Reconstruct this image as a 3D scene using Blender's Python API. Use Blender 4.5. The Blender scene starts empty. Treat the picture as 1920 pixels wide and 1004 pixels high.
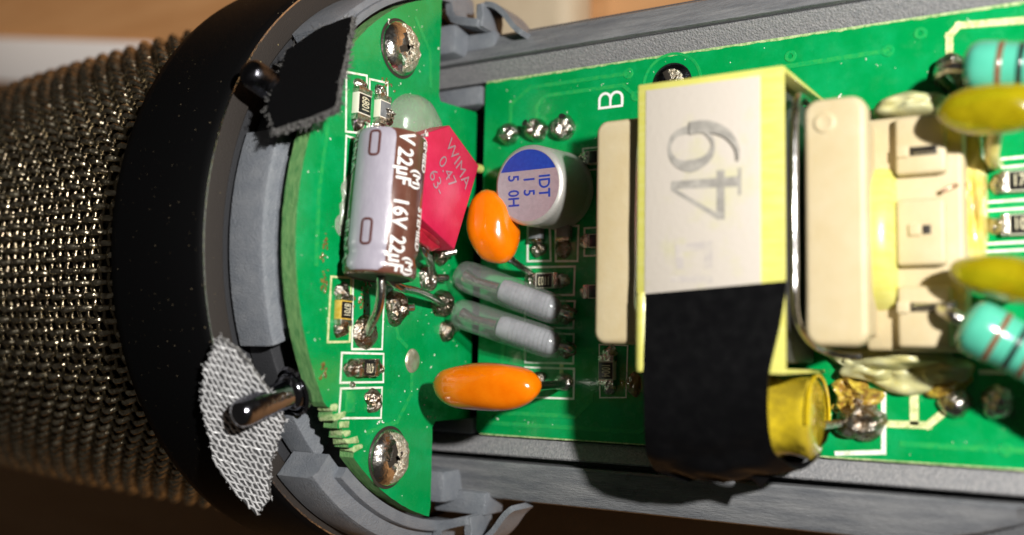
import bpy, bmesh, math, random
from mathutils import Vector, Matrix, noise

random.seed(7)
sc = bpy.context.scene
U = 0.1                       # 1 mm = 0.1 Blender unit (1 unit = 1 cm)
sc.unit_settings.scale_length = 0.01
COL = sc.collection

# ------------------------------------------------------------------ camera
cam_data = bpy.data.cameras.new('camera')
cam = bpy.data.objects.new('camera', cam_data)
COL.objects.link(cam)
RIGHT = Vector((0.85720929, 0.01915577, -0.51461179))
UP = Vector((0.03032246, 0.99569651, 0.08757286))
BACK = Vector((0.51407468, -0.09067257, 0.85293945))
CAM = Vector((41.736, -7.555, 63.501))
mw = Matrix((RIGHT, UP, BACK)).transposed().to_4x4()
mw.translation = CAM * U
cam.matrix_world = mw
cam_data.sensor_width = 36.0
cam_data.lens = 36.0 * 1861.4 / 1920.0
cam_data.clip_start = 0.05
cam_data.clip_end = 200.0
cam_data.dof.use_dof = True
cam_data.dof.focus_distance = 67.0 * U
cam_data.dof.aperture_fstop = cam_data.lens * 1e-3 / (1.75 * U)     # lens opening of about 2 mm
sc.camera = cam

# ------------------------------------------------------------------ light
world = bpy.data.worlds.new('World')
sc.world = world
world.use_nodes = True
bg = world.node_tree.nodes['Background']
bg.inputs['Color'].default_value = (1.0, 0.93, 0.84, 1)
bg.inputs['Strength'].default_value = 0.026

def lamp(name, loc, power, radius, color):
    l = bpy.data.lights.new(name, 'POINT')
    l.energy = power
    l.shadow_soft_size = radius * U
    l.color = color
    o = bpy.data.objects.new(name, l)
    o.location = Vector(loc) * U
    COL.objects.link(o)
    return o
lamp('flash_lamp', (78, 13, 68), 6000, 2.0, (1.0, 0.97, 0.92))
table_fill = lamp('table_fill_spot', (-70, 230, 190), 12500, 10.0, (1.0, 0.86, 0.70))      # added spot, not a known lamp; brightens only the table behind the microphone
table_fill.data.type = 'SPOT'
table_fill.data.spot_size = math.radians(40)
table_fill.data.spot_blend = 0.35
table_fill.rotation_euler = (Vector((-60, 112, -27)) - Vector((-70, 230, 190))).to_track_quat('-Z', 'Y').to_euler()

sc.view_settings.view_transform = 'Standard'
sc.view_settings.look = 'None'
sc.view_settings.gamma = 1.0
sc.view_settings.exposure = 0.0
sc.cycles.max_bounces = 10
sc.cycles.transmission_bounces = 8
sc.cycles.sample_clamp_indirect = 6.0

# ------------------------------------------------------------------ materials
MATS = {}
def mat(name, c, rough=0.5, metal=0.0, c2=None, vscale=6.0, vlo=0.4, vhi=0.65, bump=0.0, bscale=60.0, coat=0.0,
        trans=0.0, ior=1.46, rvar=0.0, sss=0.0, stretch=None, spec=0.5, detail=5.0, specks=None, speck_scale=90.0, speck_cut=0.72):
    m = bpy.data.materials.new(name)
    m.use_nodes = True
    nt = m.node_tree
    b = nt.nodes['Principled BSDF']
    b.inputs['Base Color'].default_value = (*c, 1)
    b.inputs['Roughness'].default_value = rough
    b.inputs['Metallic'].default_value = metal
    b.inputs['IOR'].default_value = ior
    b.inputs['Transmission Weight'].default_value = trans
    b.inputs['Coat Weight'].default_value = coat
    b.inputs['Coat Roughness'].default_value = 0.08
    b.inputs['Specular IOR Level'].default_value = spec
    if sss > 0:
        b.inputs['Subsurface Weight'].default_value = sss
        b.inputs['Subsurface Radius'].default_value = (0.08, 0.06, 0.04)
    geo = nt.nodes.new('ShaderNodeNewGeometry')
    vec = geo.outputs['Position']
    if stretch:
        mp = nt.nodes.new('ShaderNodeMapping')
        mp.inputs['Scale'].default_value = stretch
        nt.links.new(vec, mp.inputs['Vector'])
        vec = mp.outputs['Vector']
    col_out = None
    if c2 is not None:
        n = nt.nodes.new('ShaderNodeTexNoise')
        n.inputs['Scale'].default_value = vscale
        n.inputs['Detail'].default_value = detail
        n.inputs['Roughness'].default_value = 0.65
        nt.links.new(vec, n.inputs['Vector'])
        r = nt.nodes.new('ShaderNodeValToRGB')
        r.color_ramp.elements[0].position = vlo
        r.color_ramp.elements[1].position = vhi
        r.color_ramp.elements[0].color = (*c, 1)
        r.color_ramp.elements[1].color = (*c2, 1)
        nt.links.new(n.outputs['Fac'], r.inputs['Fac'])
        col_out = r.outputs['Color']
    if specks is not None:
        n = nt.nodes.new('ShaderNodeTexNoise')
        n.inputs['Scale'].default_value = speck_scale
        n.inputs['Detail'].default_value = 2.0
        nt.links.new(geo.outputs['Position'], n.inputs['Vector'])
        r = nt.nodes.new('ShaderNodeValToRGB')
        r.color_ramp.elements[0].position = speck_cut
        r.color_ramp.elements[1].position = speck_cut + 0.03
        nt.links.new(n.outputs['Fac'], r.inputs['Fac'])
        mx = nt.nodes.new('ShaderNodeMix')
        mx.data_type = 'RGBA'
        nt.links.new(r.outputs['Color'], mx.inputs['Factor'])
        if col_out is not None:
            nt.links.new(col_out, mx.inputs['A'])
        else:
            mx.inputs['A'].default_value = (*c, 1)
        mx.inputs['B'].default_value = (*specks, 1)
        col_out = mx.outputs['Result']
    if col_out is not None:
        nt.links.new(col_out, b.inputs['Base Color'])
    if rvar > 0:
        n = nt.nodes.new('ShaderNodeTexNoise')
        n.inputs['Scale'].default_value = 14.0
        n.inputs['Detail'].default_value = 6.0
        nt.links.new(geo.outputs['Position'], n.inputs['Vector'])
        mr = nt.nodes.new('ShaderNodeMapRange')
        mr.inputs['From Min'].default_value = 0.35
        mr.inputs['From Max'].default_value = 0.7
        mr.inputs['To Min'].default_value = max(0.02, rough - rvar)
        mr.inputs['To Max'].default_value = min(1.0, rough + rvar)
        nt.links.new(n.outputs['Fac'], mr.inputs['Value'])
        nt.links.new(mr.outputs['Result'], b.inputs['Roughness'])
    if bump > 0:
        n = nt.nodes.new('ShaderNodeTexNoise')
        n.inputs['Scale'].default_value = bscale
        n.inputs['Detail'].default_value = 4.0
        nt.links.new(vec, n.inputs['Vector'])
        bp = nt.nodes.new('ShaderNodeBump')
        bp.inputs['Strength'].default_value = bump
        bp.inputs['Distance'].default_value = 0.02
        nt.links.new(n.outputs['Fac'], bp.inputs['Height'])
        nt.links.new(bp.outputs['Normal'], b.inputs['Normal'])
    MATS[name] = m
    return m

mat('green_mask', (0.0, 0.265, 0.060), 0.24, c2=(0.004, 0.34, 0.105), vscale=3.2, vlo=0.45, vhi=0.75, bump=0.10, bscale=26.0, rvar=0.14, coat=0.3,
    specks=(0.25, 0.5, 0.30), speck_scale=55.0, speck_cut=0.76)
mat('green_track', (0.004, 0.32, 0.085), 0.26, c2=(0.03, 0.36, 0.08), vscale=30, bump=0.1, bscale=30, coat=0.3)
mat('board_edge', (0.20, 0.40, 0.14), 0.7, c2=(0.05, 0.22, 0.06), vscale=10, stretch=(9.0, 1.2, 1.2), bump=0.5, bscale=22)
mat('pale_edge', (0.46, 0.56, 0.28), 0.7, c2=(0.16, 0.32, 0.10), vscale=34, bump=0.4, bscale=60)
mat('silk', (0.80, 0.82, 0.74), 0.6, c2=(0.50, 0.56, 0.36), vscale=22, vlo=0.5, vhi=0.72)
mat('silk_yellow', (0.74, 0.74, 0.40), 0.6, c2=(0.40, 0.46, 0.18), vscale=30)
mat('solder', (0.68, 0.66, 0.62), 0.22, 1.0, c2=(0.42, 0.36, 0.28), vscale=24, bump=0.7, bscale=34, rvar=0.12)
mat('solder_dark', (0.42, 0.39, 0.35), 0.30, 1.0, c2=(0.20, 0.12, 0.05), vscale=26, bump=0.9, bscale=40, rvar=0.15)
mat('pad_tin', (0.70, 0.67, 0.52), 0.36, 0.75, c2=(0.52, 0.46, 0.30), vscale=16, bump=0.3, bscale=26)
mat('copper', (0.60, 0.30, 0.17), 0.35, 0.8, c2=(0.5, 0.44, 0.36), vscale=30)
mat('wire', (0.72, 0.70, 0.67), 0.22, 1.0, c2=(0.5, 0.46, 0.42), vscale=30, bump=0.25, bscale=40)
mat('chrome', (0.80, 0.78, 0.75), 0.24, 1.0, c2=(0.50, 0.44, 0.36), vscale=14, bump=0.5, bscale=16, rvar=0.10)
mat('dark_chrome', (0.30, 0.30, 0.34), 0.14, 1.0, bump=0.12, bscale=26, rvar=0.06)
mat('black_metal', (0.10, 0.10, 0.115), 0.25, 1.0, bump=0.25, bscale=36, rvar=0.1)
mat('grime', (0.55, 0.46, 0.32), 0.30, 0.7, c2=(0.90, 0.86, 0.76), vscale=50, bump=1.0, bscale=60)
mat('recess', (0.03, 0.025, 0.02), 0.5)
mat('grille_wire', (0.95, 0.85, 0.64), 0.25, 1.0, c2=(0.30, 0.24, 0.16), vscale=22, vlo=0.38, vhi=0.62, rvar=0.10, bump=0.7, bscale=22)
mat('grille_hoop', (0.34, 0.28, 0.18), 0.24, 1.0, c2=(0.26, 0.21, 0.15), vscale=18, rvar=0.1, bump=0.5, bscale=24)
mat('grille_liner', (0.012, 0.011, 0.01), 0.85)
mat('black_ring', (0.0032, 0.0032, 0.0035), 0.5, spec=0.09, bump=0.22, bscale=130, specks=(0.30, 0.24, 0.15), speck_scale=60, speck_cut=0.745)
mat('black_ring_face', (0.034, 0.029, 0.026), 0.6, spec=0.25, bump=0.4, bscale=110, specks=(0.5, 0.4, 0.18), speck_scale=34, speck_cut=0.73)
mat('grey_plastic', (0.165, 0.180, 0.205), 0.38, c2=(0.205, 0.218, 0.24), vscale=9, bump=0.5, bscale=85, rvar=0.08,
    specks=(0.45, 0.45, 0.45), speck_scale=80, speck_cut=0.775)
mat('rail_plastic', (0.125, 0.132, 0.145), 0.34, c2=(0.235, 0.238, 0.245), vscale=7, vlo=0.35, vhi=0.7, stretch=(0.3, 2.2, 2.2), bump=0.45, bscale=60, rvar=0.1)
mat('grey_rough', (0.20, 0.203, 0.215), 0.55, c2=(0.29, 0.285, 0.29), vscale=46, bump=0.6, bscale=75)
mat('dark_plastic', (0.035, 0.036, 0.04), 0.45, bump=0.3, bscale=90)
mat('felt_black', (0.003, 0.003, 0.0035), 0.9, bump=0.8, bscale=130, spec=0.08)
mat('felt_edge', (0.20, 0.195, 0.19), 0.9, c2=(0.06, 0.06, 0.06), vscale=60, bump=1.0, bscale=70, spec=0.2)
mat('mesh_thread', (0.66, 0.66, 0.67), 0.35, c2=(0.42, 0.42, 0.43), vscale=24)
mat('mesh_back', (0.07, 0.07, 0.073), 0.8, bump=0.6, bscale=80)
mat('sleeve_brown', (0.115, 0.042, 0.028), 0.24, c2=(0.15, 0.062, 0.045), vscale=7, coat=0.5, bump=0.05, bscale=12)
mat('sleeve_lilac', (0.36, 0.335, 0.40), 0.26, c2=(0.40, 0.375, 0.44), vscale=7, coat=0.45, bump=0.08, bscale=22, stretch=(3, 1, 3))
mat('print_white', (0.84, 0.82, 0.80), 0.5)
mat('print_brown', (0.10, 0.03, 0.025), 0.5)
mat('rubber', (0.05, 0.05, 0.055), 0.6, bump=0.3, bscale=50)
mat('red_box', (0.54, 0.012, 0.062), 0.36, c2=(0.60, 0.020, 0.080), vscale=7, bump=0.12, bscale=26, sss=0.06)
mat('red_epoxy', (0.42, 0.018, 0.040), 0.25, c2=(0.30, 0.012, 0.025), vscale=12, bump=0.5, bscale=12, coat=0.4)
mat('print_grey', (0.40, 0.22, 0.25), 0.4, 0.2)
mat('orange_epoxy', (0.86, 0.20, 0.002), 0.17, c2=(0.80, 0.16, 0.0), vscale=5, coat=0.8, bump=0.05, bscale=7, sss=0.05)
mat('olive_epoxy', (0.50, 0.41, 0.006), 0.10, c2=(0.34, 0.27, 0.003), vscale=4, coat=0.9, bump=0.12, bscale=8, trans=0.45)
mat('teal_lacquer', (0.070, 0.40, 0.275), 0.20, c2=(0.085, 0.44, 0.31), vscale=8, coat=0.6, bump=0.06, bscale=14)
mat('band_brown', (0.17, 0.065, 0.03), 0.3, coat=0.5)
mat('band_black', (0.012, 0.014, 0.013), 0.3, coat=0.5)
mat('can_aluminium', (0.60, 0.59, 0.56), 0.42, 0.55, c2=(0.52, 0.51, 0.48), vscale=40, stretch=(1, 6, 1), bump=0.12, bscale=50)
mat('can_top', (0.50, 0.53, 0.57), 0.45, 0.6, c2=(0.44, 0.47, 0.51), vscale=30, bump=0.12, bscale=60)
mat('blue_ink', (0.010, 0.040, 0.30), 0.4, c2=(0.014, 0.055, 0.36), vscale=40)
mat('tube_core', (0.34, 0.34, 0.385), 0.20, 0.0, c2=(0.24, 0.24, 0.28), vscale=10, coat=0.5)
mat('glue_clear', (0.72, 0.80, 0.66), 0.22, trans=0.72, ior=1.4, bump=0.15, bscale=8)
mat('glue_cream', (0.50, 0.46, 0.19), 0.36, c2=(0.46, 0.46, 0.28), vscale=5, bump=0.35, bscale=12, sss=0.1)
mat('glue_amber', (0.62, 0.48, 0.09), 0.22, c2=(0.72, 0.62, 0.24), vscale=7, bump=0.6, bscale=9, coat=0.6)
mat('flux', (0.26, 0.13, 0.025), 0.25, c2=(0.60, 0.46, 0.06), vscale=20, bump=1.0, bscale=26, coat=0.8)
mat('flux_thin', (0.22, 0.14, 0.03), 0.3, c2=(0.10, 0.06, 0.02), vscale=22, bump=0.6, bscale=30, coat=0.6)
mat('bobbin_cream', (0.52, 0.425, 0.252), 0.46, c2=(0.55, 0.465, 0.30), vscale=3.5, bump=0.08, bscale=30, sss=0.10)
mat('tape_yellow', (0.60, 0.575, 0.125), 0.30, c2=(0.64, 0.61, 0.19), vscale=5, bump=0.12, bscale=20, stretch=(1, 5, 1), coat=0.2)
mat('label_paper', (0.54, 0.49, 0.43), 0.5, c2=(0.53, 0.50, 0.33), vscale=2.0, vlo=0.52, vhi=0.68, bump=0.10, bscale=30)
mat('print_faded', (0.27, 0.255, 0.23), 0.6, c2=(0.40, 0.375, 0.335), vscale=14)
mat('print_ghost', (0.45, 0.41, 0.385), 0.6, c2=(0.53, 0.485, 0.42), vscale=16)
mat('steel', (0.66, 0.65, 0.66), 0.16, 1.0, bump=0.15, bscale=14, rvar=0.06)
mat('ferrite', (0.05, 0.048, 0.045), 0.5, bump=0.3, bscale=40)
mat('black_tape', (0.0035, 0.0035, 0.004), 0.42, spec=0.18, bump=0.22, bscale=5, rvar=0.12)
mat('film_yellow', (0.62, 0.44, 0.012), 0.20, c2=(0.44, 0.31, 0.01), vscale=6, coat=0.8, bump=0.3, bscale=10)
mat('film_resin', (0.34, 0.255, 0.02), 0.07, c2=(0.62, 0.46, 0.02), vscale=5, coat=1.0, bump=0.6, bscale=7, trans=0.1)
mat('ceramic', (0.78, 0.74, 0.62), 0.5)
mat('chip_black', (0.012, 0.011, 0.011), 0.32)
mat('chip_amber', (0.58, 0.36, 0.03), 0.35, c2=(0.72, 0.52, 0.12), vscale=30)
mat('chip_grey', (0.20, 0.21, 0.22), 0.5, c2=(0.14, 0.15, 0.16), vscale=30)
mat('chip_print', (0.80, 0.74, 0.52), 0.5)
mat('table_wood', (0.62, 0.33, 0.145), 0.5, c2=(0.54, 0.27, 0.11), vscale=1.2, stretch=(0.5, 4, 1), bump=0.1, bscale=5)
mat('paper_white', (0.88, 0.86, 0.88), 0.6)
mat('beige_block', (0.52, 0.42, 0.29), 0.6, c2=(0.58, 0.48, 0.34), vscale=2)
mat('dust', (0.75, 0.75, 0.66), 0.7)
mat('trough_dark', (0.06, 0.062, 0.068), 0.5, bump=0.3, bscale=60)

def clear_sleeve(name):
    """thin clear plastic: mostly see-through, mirror-like at grazing angles, slightly cloudy"""
    m = bpy.data.materials.new(name)
    m.use_nodes = True
    nt = m.node_tree
    nt.nodes.remove(nt.nodes['Principled BSDF'])
    out = nt.nodes['Material Output']
    tr = nt.nodes.new('ShaderNodeBsdfTransparent'); tr.inputs['Color'].default_value = (0.90, 0.92, 0.90, 1)
    gl = nt.nodes.new('ShaderNodeBsdfGlossy'); gl.inputs['Roughness'].default_value = 0.16
    df = nt.nodes.new('ShaderNodeBsdfDiffuse'); df.inputs['Color'].default_value = (0.75, 0.76, 0.76, 1)
    fr = nt.nodes.new('ShaderNodeLayerWeight'); fr.inputs['Blend'].default_value = 0.10
    nz = nt.nodes.new('ShaderNodeTexNoise'); nz.inputs['Scale'].default_value = 7.0; nz.inputs['Detail'].default_value = 3.0
    geo = nt.nodes.new('ShaderNodeNewGeometry')
    bp = nt.nodes.new('ShaderNodeBump'); bp.inputs['Strength'].default_value = 0.9; bp.inputs['Distance'].default_value = 0.03
    m1 = nt.nodes.new('ShaderNodeMixShader'); m2 = nt.nodes.new('ShaderNodeMixShader')
    m1.inputs['Fac'].default_value = 0.10
    L = nt.links.new
    L(geo.outputs['Position'], nz.inputs['Vector']); L(nz.outputs['Fac'], bp.inputs['Height'])
    L(bp.outputs['Normal'], gl.inputs['Normal']); L(bp.outputs['Normal'], fr.inputs['Normal'])
    L(tr.outputs[0], m1.inputs[1]); L(df.outputs[0], m1.inputs[2])
    L(fr.outputs['Facing'], m2.inputs['Fac']); L(m1.outputs[0], m2.inputs[1]); L(gl.outputs[0], m2.inputs[2])
    L(m2.outputs[0], out.inputs['Surface'])
    MATS[name] = m
clear_sleeve('glass')

# ------------------------------------------------------------------ helpers
def thing(name, label, cat, loc, group=None):
    o = bpy.data.objects.new(name, None)
    o.empty_display_size = 0.1
    o.location = Vector(loc) * U
    o['label'] = label
    o['category'] = cat
    if group:
        o['group'] = group
    COL.objects.link(o)
    return o

def root_loc(o):
    v = Vector((0, 0, 0))
    while o is not None:
        v += o.location
        o = o.parent
    return v

def obj(name, bm, m, parent=None, smooth=35, mats=None):
    base = root_loc(parent) if parent else Vector((0, 0, 0))
    bmesh.ops.recalc_face_normals(bm, faces=bm.faces[:])
    for v in bm.verts:
        v.co = v.co * U - base
    me = bpy.data.meshes.new(name)
    bm.to_mesh(me)
    bm.free()
    for k in (mats or [m]):
        me.materials.append(MATS[k])
    if smooth:
        me.shade_smooth()
        me.set_sharp_from_angle(angle=math.radians(smooth))
    o = bpy.data.objects.new(name, me)
    COL.objects.link(o)
    o.parent = parent
    return o

def tag(o, label, cat, group=None):
    o['label'] = label
    o['category'] = cat
    if group:
        o['group'] = group
    return o

ZB = 0.372                                   # top face of the long circuit board
def frame(o, ex, ey, ez):
    m = Matrix((Vector(ex), Vector(ey), Vector(ez))).transposed().to_4x4()
    m.translation = Vector(o)
    return m
def on_disc(y, z, rot=0, h=0.0):              # local x runs towards -Z, local y towards +Y, local z off the board (+X)
    return frame((h, y, z), (0, 0, -1), (0, 1, 0), (1, 0, 0)) @ Matrix.Rotation(math.radians(rot), 4, 'Z')
def on_main(x, y, rot=0, h=0.0):
    return frame((x, y, ZB + h), (1, 0, 0), (0, 1, 0), (0, 0, 1)) @ Matrix.Rotation(math.radians(rot), 4, 'Z')
def along(a, b, roll=0.0):                   # local z runs from a to b
    a, b = Vector(a), Vector(b)
    q = (b - a).to_track_quat('Z', 'Y')
    m = q.to_matrix().to_4x4() @ Matrix.Rotation(roll, 4, 'Z')
    m.translation = a
    return m
I4 = Matrix.Identity(4)

def new():
    return bmesh.new()

def box(bm, c, s, M=I4, bevel=0.0, seg=2):
    r = bmesh.ops.create_cube(bm, size=1.0)
    vs = r['verts']
    for v in vs:
        v.co = Vector((c[0] + v.co.x * s[0], c[1] + v.co.y * s[1], c[2] + v.co.z * s[2]))
    if bevel > 0:
        es = list({e for v in vs for e in v.link_edges})
        r2 = bmesh.ops.bevel(bm, geom=es, offset=bevel, segments=seg, affect='EDGES', profile=0.5)
        vs = list({v for f in r2['faces'] for v in f.verts} | {v for v in vs if v.is_valid})
    for v in vs:
        v.co = M @ v.co
    return bm

def lathe(bm, prof, M=I4, n=28, a0=0.0, a1=2 * math.pi):
    """prof: list of (radius, z); revolved about local z."""
    full = abs(a1 - a0 - 2 * math.pi) < 1e-6
    k = n if full else n + 1
    rings = []
    for r, z in prof:
        if r < 1e-6:
            rings.append([bm.verts.new(M @ Vector((0, 0, z)))])
        else:
            rings.append([bm.verts.new(M @ Vector((r * math.cos(a0 + (a1 - a0) * i / n), r * math.sin(a0 + (a1 - a0) * i / n), z))) for i in range(k)])
    for A, B in zip(rings, rings[1:]):
        for i in range(n):
            j = (i + 1) % k
            if len(A) == 1 and len(B) == 1:
                continue
            if len(A) == 1:
                bm.faces.new((A[0], B[i], B[j]))
            elif len(B) == 1:
                bm.faces.new((A[i], A[j], B[0]))
            else:
                bm.faces.new((A[i], A[j], B[j], B[i]))
    return bm

def tube(bm, pts, rad, n=8, cap=True):
    pts = [Vector(p) for p in pts]
    rads = rad if isinstance(rad, (list, tuple)) else [rad] * len(pts)
    rings, ref = [], None
    for i, p in enumerate(pts):
        t = (pts[min(i + 1, len(pts) - 1)] - pts[max(i - 1, 0)]).normalized()
        if ref is None:
            ref = t.orthogonal().normalized()
        ref = (ref - t * ref.dot(t)).normalized()
        b = t.cross(ref)
        rings.append([bm.verts.new(p + (ref * math.cos(2 * math.pi * k / n) + b * math.sin(2 * math.pi * k / n)) * rads[i]) for k in range(n)])
    for A, B in zip(rings, rings[1:]):
        for k in range(n):
            bm.faces.new((A[k], A[(k + 1) % n], B[(k + 1) % n], B[k]))
    if cap:
        bm.faces.new(rings[0][::-1])
        bm.faces.new(rings[-1])
    return bm

def spline(pts, n=6):
    pts = [Vector(p) for p in pts]
    out = []
    for i in range(len(pts) - 1):
        p0, p1, p2, p3 = pts[max(i - 1, 0)], pts[i], pts[i + 1], pts[min(i + 2, len(pts) - 1)]
        for k in range(n):
            t = k / n
            out.append(0.5 * (2 * p1 + (p2 - p0) * t + (2 * p0 - 5 * p1 + 4 * p2 - p3) * t * t + (3 * p1 - p0 - 3 * p2 + p3) * t ** 3))
    out.append(pts[-1])
    return out

def prism(bm, poly, z0, z1, M=I4, bevel=0.0, seg=2, mi_side=0, mi_top=0):
    a = [bm.verts.new(Vector((p[0], p[1], z0))) for p in poly]
    b = [bm.verts.new(Vector((p[0], p[1], z1))) for p in poly]
    n = len(poly)
    fs = [bm.faces.new(a[::-1]), bm.faces.new(b)]
    sd = [bm.faces.new((a[i], a[(i + 1) % n], b[(i + 1) % n], b[i])) for i in range(n)]
    for f in fs:
        f.material_index = mi_top
    for f in sd:
        f.material_index = mi_side
    vs = set(a + b)
    if bevel > 0:
        es = [e for e in fs[1].edges] + [e for e in fs[0].edges]
        r = bmesh.ops.bevel(bm, geom=es, offset=bevel, segments=seg, affect='EDGES', profile=0.5)
        vs |= {v for f in r['faces'] for v in f.verts}
    for v in vs:
        if v.is_valid:
            v.co = M @ v.co
    return bm

def rrect(w, h, r, n=5):
    out = []
    for cx, cy, a in ((w / 2 - r, h / 2 - r, 0), (-w / 2 + r, h / 2 - r, 90), (-w / 2 + r, -h / 2 + r, 180), (w / 2 - r, -h / 2 + r, 270)):
        for k in range(n + 1):
            t = math.radians(a + 90 * k / n)
            out.append((cx + r * math.cos(t), cy + r * math.sin(t)))
    return out

def blob(bm, M, rx, ry, h, seed=0, lump=0.18, flat=0.5, na=22, nr=7, under=0.05):
    """a lumpy dome with its foot on the local xy plane"""
    off = Vector((seed * 3.7, seed * 1.9, seed * 5.3))
    rings = []
    top = bm.verts.new(M @ Vector((0, 0, h * (1 + lump * noise.noise(off)))))
    for i in range(1, nr + 1):
        t = i / nr
        ring = []
        for k in range(na):
            a = 2 * math.pi * k / na
            ca, sa = math.cos(a), math.sin(a)
            e = 1 + lump * noise.noise(off + Vector((ca * 1.3, sa * 1.3, 4)))
            z = h * max(0.0, 1 - t * t) ** flat
            z *= 1 + lump * 1.6 * noise.noise(off + Vector((ca * t * 2, sa * t * 2, 9)))
            if i == nr:
                z = -under
            ring.append(bm.verts.new(M @ Vector((ca * rx * t * e, sa * ry * t * e, z))))
        rings.append(ring)
    for k in range(na):
        bm.faces.new((top, rings[0][k], rings[0][(k + 1) % na]))
    for A, B in zip(rings, rings[1:]):
        for k in range(na):
            bm.faces.new((A[k], A[(k + 1) % na], B[(k + 1) % na], B[k]))
    return bm

def ellipsoid(bm, M, rx, ry, rz, seed=0, lump=0.0, nu=28, nv=16, power=1.0):
    off = Vector((seed * 2.3, seed * 4.1, seed * 1.7))
    rings = []
    for j in range(1, nv):
        th = math.pi * j / nv
        ring = []
        for i in range(nu):
            a = 2 * math.pi * i / nu
            d = Vector((math.sin(th) * math.cos(a), math.sin(th) * math.sin(a), math.cos(th)))
            if power != 1.0:
                d = Vector([math.copysign(abs(q) ** power, q) for q in d])
            e = 1 + lump * noise.noise(off + d * 1.6)
            ring.append(bm.verts.new(M @ Vector((d.x * rx * e, d.y * ry * e, d.z * rz * e))))
        rings.append(ring)
    t = bm.verts.new(M @ Vector((0, 0, rz)))
    b = bm.verts.new(M @ Vector((0, 0, -rz)))
    for i in range(nu):
        bm.faces.new((t, rings[0][i], rings[0][(i + 1) % nu]))
        bm.faces.new((b, rings[-1][(i + 1) % nu], rings[-1][i]))
    for A, B in zip(rings, rings[1:]):
        for i in range(nu):
            bm.faces.new((A[i], B[i], B[(i + 1) % nu], A[(i + 1) % nu]))
    return bm

def strip(bm, pts, w, M, closed=True, t=0.03):
    """a printed or etched line of width w along 2D points, a thin raised band"""
    P = [Vector((p[0], p[1])) for p in pts]
    n = len(P)
    segs = [(P[i], P[(i + 1) % n]) for i in range(n if closed else n - 1)]
    for a, b in segs:
        d = (b - a).normalized()
        q = Vector((-d.y, d.x)) * (w / 2)
        e = d * (w / 2 if (closed or n > 2) else 0)
        c = [a - e + q, a - e - q, b + e - q, b + e + q]
        lo = [bm.verts.new(M @ Vector((v.x, v.y, 0.0))) for v in c]
        hi = [bm.verts.new(M @ Vector((v.x, v.y, t))) for v in c]
        t += 0.0015
        bm.faces.new(hi)
        for i in range(4):
            bm.faces.new((lo[i], lo[(i + 1) % 4], hi[(i + 1) % 4], hi[i]))
    return bm

def text2d(s, size):
    """flat mesh data of a line of text, centred"""
    cu = bpy.data.curves.new('t', 'FONT')
    cu.body = s
    cu.size = size
    cu.align_x = 'CENTER'
    cu.align_y = 'CENTER'
    cu.resolution_u = 3
    o = bpy.data.objects.new('t', cu)
    COL.objects.link(o)
    bpy.context.view_layer.update()
    me = bpy.data.meshes.new_from_object(o.evaluated_get(bpy.context.evaluated_depsgraph_get()))
    vs = [(v.co.x, v.co.y) for v in me.vertices]
    fs = [tuple(p.vertices) for p in me.polygons]
    bpy.data.objects.remove(o)
    bpy.data.curves.remove(cu)
    bpy.data.meshes.remove(me)
    return vs, fs

def text(bm, s, size, M, wrap=None, sx=1.0, bold=0.0):
    vs, fs = text2d(s, size)
    if wrap:
        tb = bmesh.new()
        tv = [tb.verts.new((x, y, 0)) for x, y in vs]
        for f in fs:
            try:
                tb.faces.new([tv[k] for k in f])
            except ValueError:
                pass
        bmesh.ops.triangulate(tb, faces=tb.faces[:])
        for _ in range(4):
            es = [e for e in tb.edges if abs(e.verts[0].co.y - e.verts[1].co.y) > 0.22]
            if not es:
                break
            bmesh.ops.subdivide_edges(tb, edges=es, cuts=1)
            bmesh.ops.triangulate(tb, faces=tb.faces[:])
        tb.verts.index_update()
        vs = [(v.co.x, v.co.y) for v in tb.verts]
        fs = [tuple(v.index for v in f.verts) for f in tb.faces]
        tb.free()
    shifts = [(0, 0)] if not bold else [(-bold, 0), (bold, 0), (0, bold), (0, -bold)]
    for i, (dx, dy) in enumerate(shifts):
        vv = []
        for x, y in vs:
            p = Vector((x * sx + dx, y + dy, 0.0004 * i))
            vv.append(bm.verts.new(wrap(p) if wrap else M @ p))
        for f in fs:
            try:
                bm.faces.new([vv[k] for k in f])
            except ValueError:
                pass
    return bm

def sector(bm, x0, x1, r0, r1, a0, a1, n=40, bev=0.0):
    """a piece of a tube round the X axis; angle 0 points to +Z, 90 to +Y"""
    prof = [(x0, r0), (x1, r0), (x1, r1), (x0, r1)]
    if bev > 0:
        prof = [(x0, r0), (x1, r0), (x1, r1 - bev), (x1 - bev * 0.3, r1 - bev * 0.3), (x1 - bev, r1), (x0, r1)]
    rings = []
    for i in range(n + 1):
        a = math.radians(a0 + (a1 - a0) * i / n)
        rings.append([bm.verts.new(Vector((x, r * math.sin(a), r * math.cos(a)))) for x, r in prof])
    k = len(prof)
    for A, B in zip(rings, rings[1:]):
        for j in range(k):
            bm.faces.new((A[j], A[(j + 1) % k], B[(j + 1) % k], B[j]))
    bm.faces.new(rings[0])
    bm.faces.new(rings[-1][::-1])
    return bm

def extrude_x(bm, prof, xs):
    """prof(x) -> list of (y, z); closed section swept along X"""
    rings = [[bm.verts.new(Vector((x, y, z))) for y, z in prof(x)] for x in xs]
    k = len(rings[0])
    for A, B in zip(rings, rings[1:]):
        for j in range(k):
            bm.faces.new((A[j], A[(j + 1) % k], B[(j + 1) % k], B[j]))
    bm.faces.new(rings[0])
    bm.faces.new(rings[-1][::-1])
    return bm

# ================================================================== setting
bm = new()
bmesh.ops.create_grid(bm, x_segments=2, y_segments=2, size=900)
for v in bm.verts:
    v.co.z = -27
o = obj('table_top', bm, 'table_wood')
o['kind'] = 'structure'

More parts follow.
